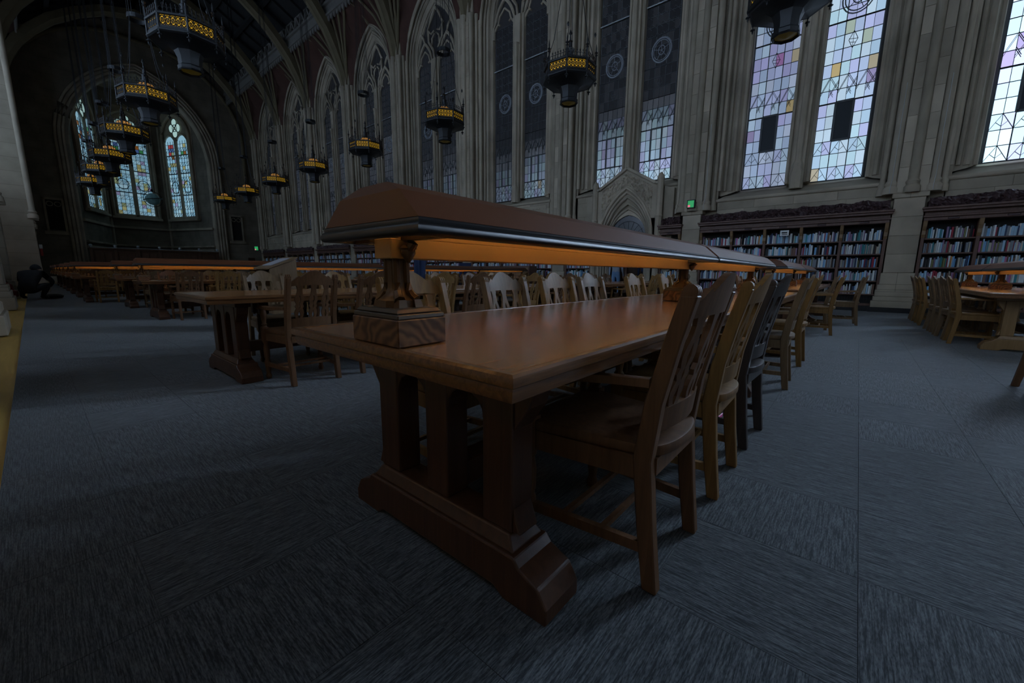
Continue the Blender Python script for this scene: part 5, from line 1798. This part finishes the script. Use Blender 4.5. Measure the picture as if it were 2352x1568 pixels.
def standing(lean=0.0, step=0.12, arm=0.1):
    J = {'pelvis': ((0, 0, 0.95), (0.16, 0.12)), 'waist': ((0, 0.0, 1.10), (0.15, 0.11)), 'chest': ((0, 0.0, 1.33), (0.18, 0.125)), 'neck': ((0, 0.01, 1.50), 0.06), 'head': ((0, 0.03, 1.63), 0.095), 'crown': ((0, 0.03, 1.74), 0.07)}
    E_ = [('pelvis', 'waist'), ('waist', 'chest'), ('chest', 'neck'), ('neck', 'head'), ('head', 'crown')]
    for s, n in ((-1, 'l'), (1, 'r')):
        f = s*step
        J['hip'+n] = ((s*0.09, 0, 0.90), 0.10)
        J['knee'+n] = ((s*0.10, f*0.6+0.03, 0.49), 0.065)
        J['ankle'+n] = ((s*0.10, f, 0.09), 0.045)
        J['toe'+n] = ((s*0.11, f+0.16, 0.04), 0.04)
        J['sh'+n] = ((s*0.19, 0, 1.42), 0.07)
        J['elb'+n] = ((s*0.25, -0.03, 1.14), 0.05)
        J['wri'+n] = ((s*0.25, 0.06+arm*s, 0.92), 0.036)
        J['hand'+n] = ((s*0.245, 0.09+arm*s, 0.83), 0.038)
        J['fing'+n] = ((s*0.24, 0.11+arm*s, 0.76), 0.022)
        E_ += [('pelvis', 'hip'+n), ('hip'+n, 'knee'+n), ('knee'+n, 'ankle'+n), ('ankle'+n, 'toe'+n), ('chest', 'sh'+n), ('sh'+n, 'elb'+n), ('elb'+n, 'wri'+n), ('wri'+n, 'hand'+n), ('hand'+n, 'fing'+n)]
    return J, E_
SK = {'head', 'neck', 'crown', 'handl', 'handr', 'fingl', 'fingr'}
TR_ = {'hipl', 'hipr', 'kneel', 'kneer', 'anklel', 'ankler', 'pelvis'}
FT = {'toel', 'toer'}
UP = {'waist', 'chest', 'shl', 'shr', 'elbl', 'elbr', 'wril', 'wrir'}
J, E_ = standing(0, 0.10)
person('person', 'person in grey jacket and blue jeans walking through the portal', J, E_, [('skin', SK), ('jeans', TR_), ('shoe', FT), ('greyshirt', UP)], None, (15.15, 7.42, 0.02), -PI/2+0.2)
J, E_ = standing(0, 0.06)
person('person', 'person in blue jacket and dark trousers beyond the portal door', J, E_, [('skin', SK), ('blackcloth', TR_), ('shoe', FT), ('navy', UP)], None, (15.85, 6.52, 0.02), -PI/2)
J, E_ = standing(0, 0.05)
person('person', 'person in navy clothes standing among the tables behind the lamp post', J, E_, [('skin', SK), ('navy', TR_ | UP), ('shoe', FT)], None, (5.6, 7.45, 0.0), 0.6)
# crouching person by the left wall
J = {'pelvis': ((0, -0.10, 0.30), (0.17, 0.14)), 'waist': ((0, -0.02, 0.44), (0.17, 0.13)), 'chest': ((0, 0.13, 0.62), (0.19, 0.14)), 'neck': ((0, 0.26, 0.72), 0.065), 'head': ((0, 0.34, 0.76), 0.095), 'crown': ((0, 0.40, 0.82), 0.075)}
E_ = [('pelvis', 'waist'), ('waist', 'chest'), ('chest', 'neck'), ('neck', 'head'), ('head', 'crown')]
for s, n in ((-1, 'l'), (1, 'r')):
    J['hip'+n] = ((s*0.12, -0.06, 0.26), 0.11)
    J['knee'+n] = ((s*0.24, 0.26, 0.40), 0.075)
    J['ankle'+n] = ((s*0.20, 0.05, 0.09), 0.05)
    J['toe'+n] = ((s*0.22, 0.22, 0.04), 0.04)
    J['sh'+n] = ((s*0.21, 0.18, 0.66), 0.08)
    J['elb'+n] = ((s*0.32, 0.28, 0.46), 0.055)
    J['wri'+n] = ((s*0.20, 0.42, 0.36), 0.038)
    J['hand'+n] = ((s*0.14, 0.48, 0.33), 0.038)
    J['fing'+n] = ((s*0.10, 0.53, 0.30), 0.022)
    E_ += [('pelvis', 'hip'+n), ('hip'+n, 'knee'+n), ('knee'+n, 'ankle'+n), ('ankle'+n, 'toe'+n), ('chest', 'sh'+n), ('sh'+n, 'elb'+n), ('elb'+n, 'wri'+n), ('wri'+n, 'hand'+n), ('hand'+n, 'fing'+n)]
cp = person('person', 'person in black jacket crouching on the floor beside the left wall', J, E_, [('blackcloth', UP | TR_ | {'neck', 'crown'}), ('skin', SK), ('shoe', FT)], 'blackcloth', (-0.10, 20.3, 0.0), -0.5)
for o in [cp]:
    o.scale = (1.25, 1.25, 1.25)
bg = thing('backpack', 'dull red backpack beside the crouching person', 'backpack', (-0.62, 20.4, 0))
MB().lathe([(0.10, 0.0), (0.19, 0.04), (0.21, 0.25), (0.18, 0.48), (0.08, 0.56)], 10).build('bag', 'redcloth', bg, smooth=50)
MB().lathe([(0.06, 0.08), (0.13, 0.12), (0.13, 0.28), (0.06, 0.32)], 8, (0.14, -0.08, 0)).build('pocket', 'redcloth', bg, smooth=50)
MB().tube([(0.0, 0, 0.55), (0.04, 0, 0.62), (0.10, 0, 0.56)], 0.012, 6).build('loop', 'blackcloth', bg)
ts = tag(MB().tube([(0.12, 21.6, 0.024), (0.24, 21.6, 0.40)], [0.022, 0.016], 6).build('walking_stick', 'iron'), 'dark short stick leaning near the crouching person', 'stick')
st = thing('shoulder_bag', 'black bag lying flat on the carpet by the far left aisle', 'bag', (0.36, 20.78, 0.0))
MB().lathe([(0.08, 0.002), (0.25, 0.03), (0.27, 0.09), (0.21, 0.14), (0.04, 0.16)], 12).build('bag', 'blackcord', st, smooth=50)
MB().tube([(-0.05+0.12*math.cos(t*0.5), 0.28+0.10*math.sin(t*0.5), 0.025) for t in range(12)], 0.02, 6).build('strap', 'blackcord', st)

# ------------------------------------------------------------------ small things
fe = thing('fire_alarm', 'small red and white fire alarm on the left wall pier', 'alarm', (0.38, 27.35, 1.75))
MB().box(-0.03, 0.06, -0.14, 0.14, -0.2, 0.1).build('housing', 'redpaint', fe, bevel=0.01)
MB().box(-0.03, 0.07, -0.10, 0.10, 0.1, 0.28).build('strobe', 'white', fe, bevel=0.01)
def cord(label, pts, r=0.006, mat='cord'):
    return tag(MB().tube(pts, r, 5).build('electric_cable', mat), label, 'cable')
for lab, y in (('thin white cable hanging down the shaft left of the bright twin windows', 4.22), ('thin white cable hanging down the shaft right of the bright twin windows', -0.38), ('white cable hanging down the shaft right of the bare stone pier', -1.18)):
    cord(lab, [(14.950, y, 5.8), (14.950, y+0.005, 4.6), (14.950, y, 3.48), (14.868, y+0.02, 3.28), (14.868, y+0.02, 3.12)])
tag(MB().box(-0.05, 0.05, -0.012, 0.012, 0.0, 0.03).build('pink_case', 'pink', None, bevel=0.004, loc=(2.93, 0.62, 0.0)), 'small pink case on the carpet under the blackish chair', 'case')
tag(MB().tube([(3.05, 0.50, 0.006), (3.2, 0.42, 0.006), (3.32, 0.45, 0.006), (3.36, 0.53, 0.006), (3.25, 0.60, 0.006), (3.05, 0.66, 0.006)], 0.006, 6).build('power_cord', 'blackcord'), 'black power cord curled on the carpet behind the blackish chair', 'cord')
# left doorway
LY = 19.0
ld_ = struct(MB().box(-1.98, -1.90, LY-0.8, LY+0.8, 0, 2.4).build('door_3', 'door'))
for a, za, x in ((1.0, 4.0, -1.75), (1.15, 4.2, -1.6), (1.3, 4.4, -1.5)):
    MB().tube([(x, LY+p, q) for p, q in arch_pts(a, 2.5, za, 0, 8)], 0.07, 6).build('arch_moulding', 'stone_m', ld_, smooth=50)
SCG = MB().lathe([(0.05, 0.0), (0.08, 0.08), (0.05, 0.2), (0.01, 0.22)], 8).mesh('glass', glow('added_sconce_glass', (1.0, 0.55, 0.14), 7.0), 50)
for k, yy in enumerate((-0.1, 3.6, 7.4, 11.2, 17.0, 22.9, 28.6)):  # sconces added to bring warm light to the left aisle
    t = thing('added_sconce', 'small brass sconce added for warm light, %s along the left wall' % ORD[k], 'lamp', (-1.80, yy, 2.3))
    MB().lathe([(0.02, -0.15), (0.09, -0.1), (0.06, 0.0)], 8).build('cup', 'brass', t, smooth=40)
    place('glass', SCG, t)
    MB().box(-0.19, -0.05, -0.04, 0.04, -0.2, 0.05).build('bracket', 'brass', t)
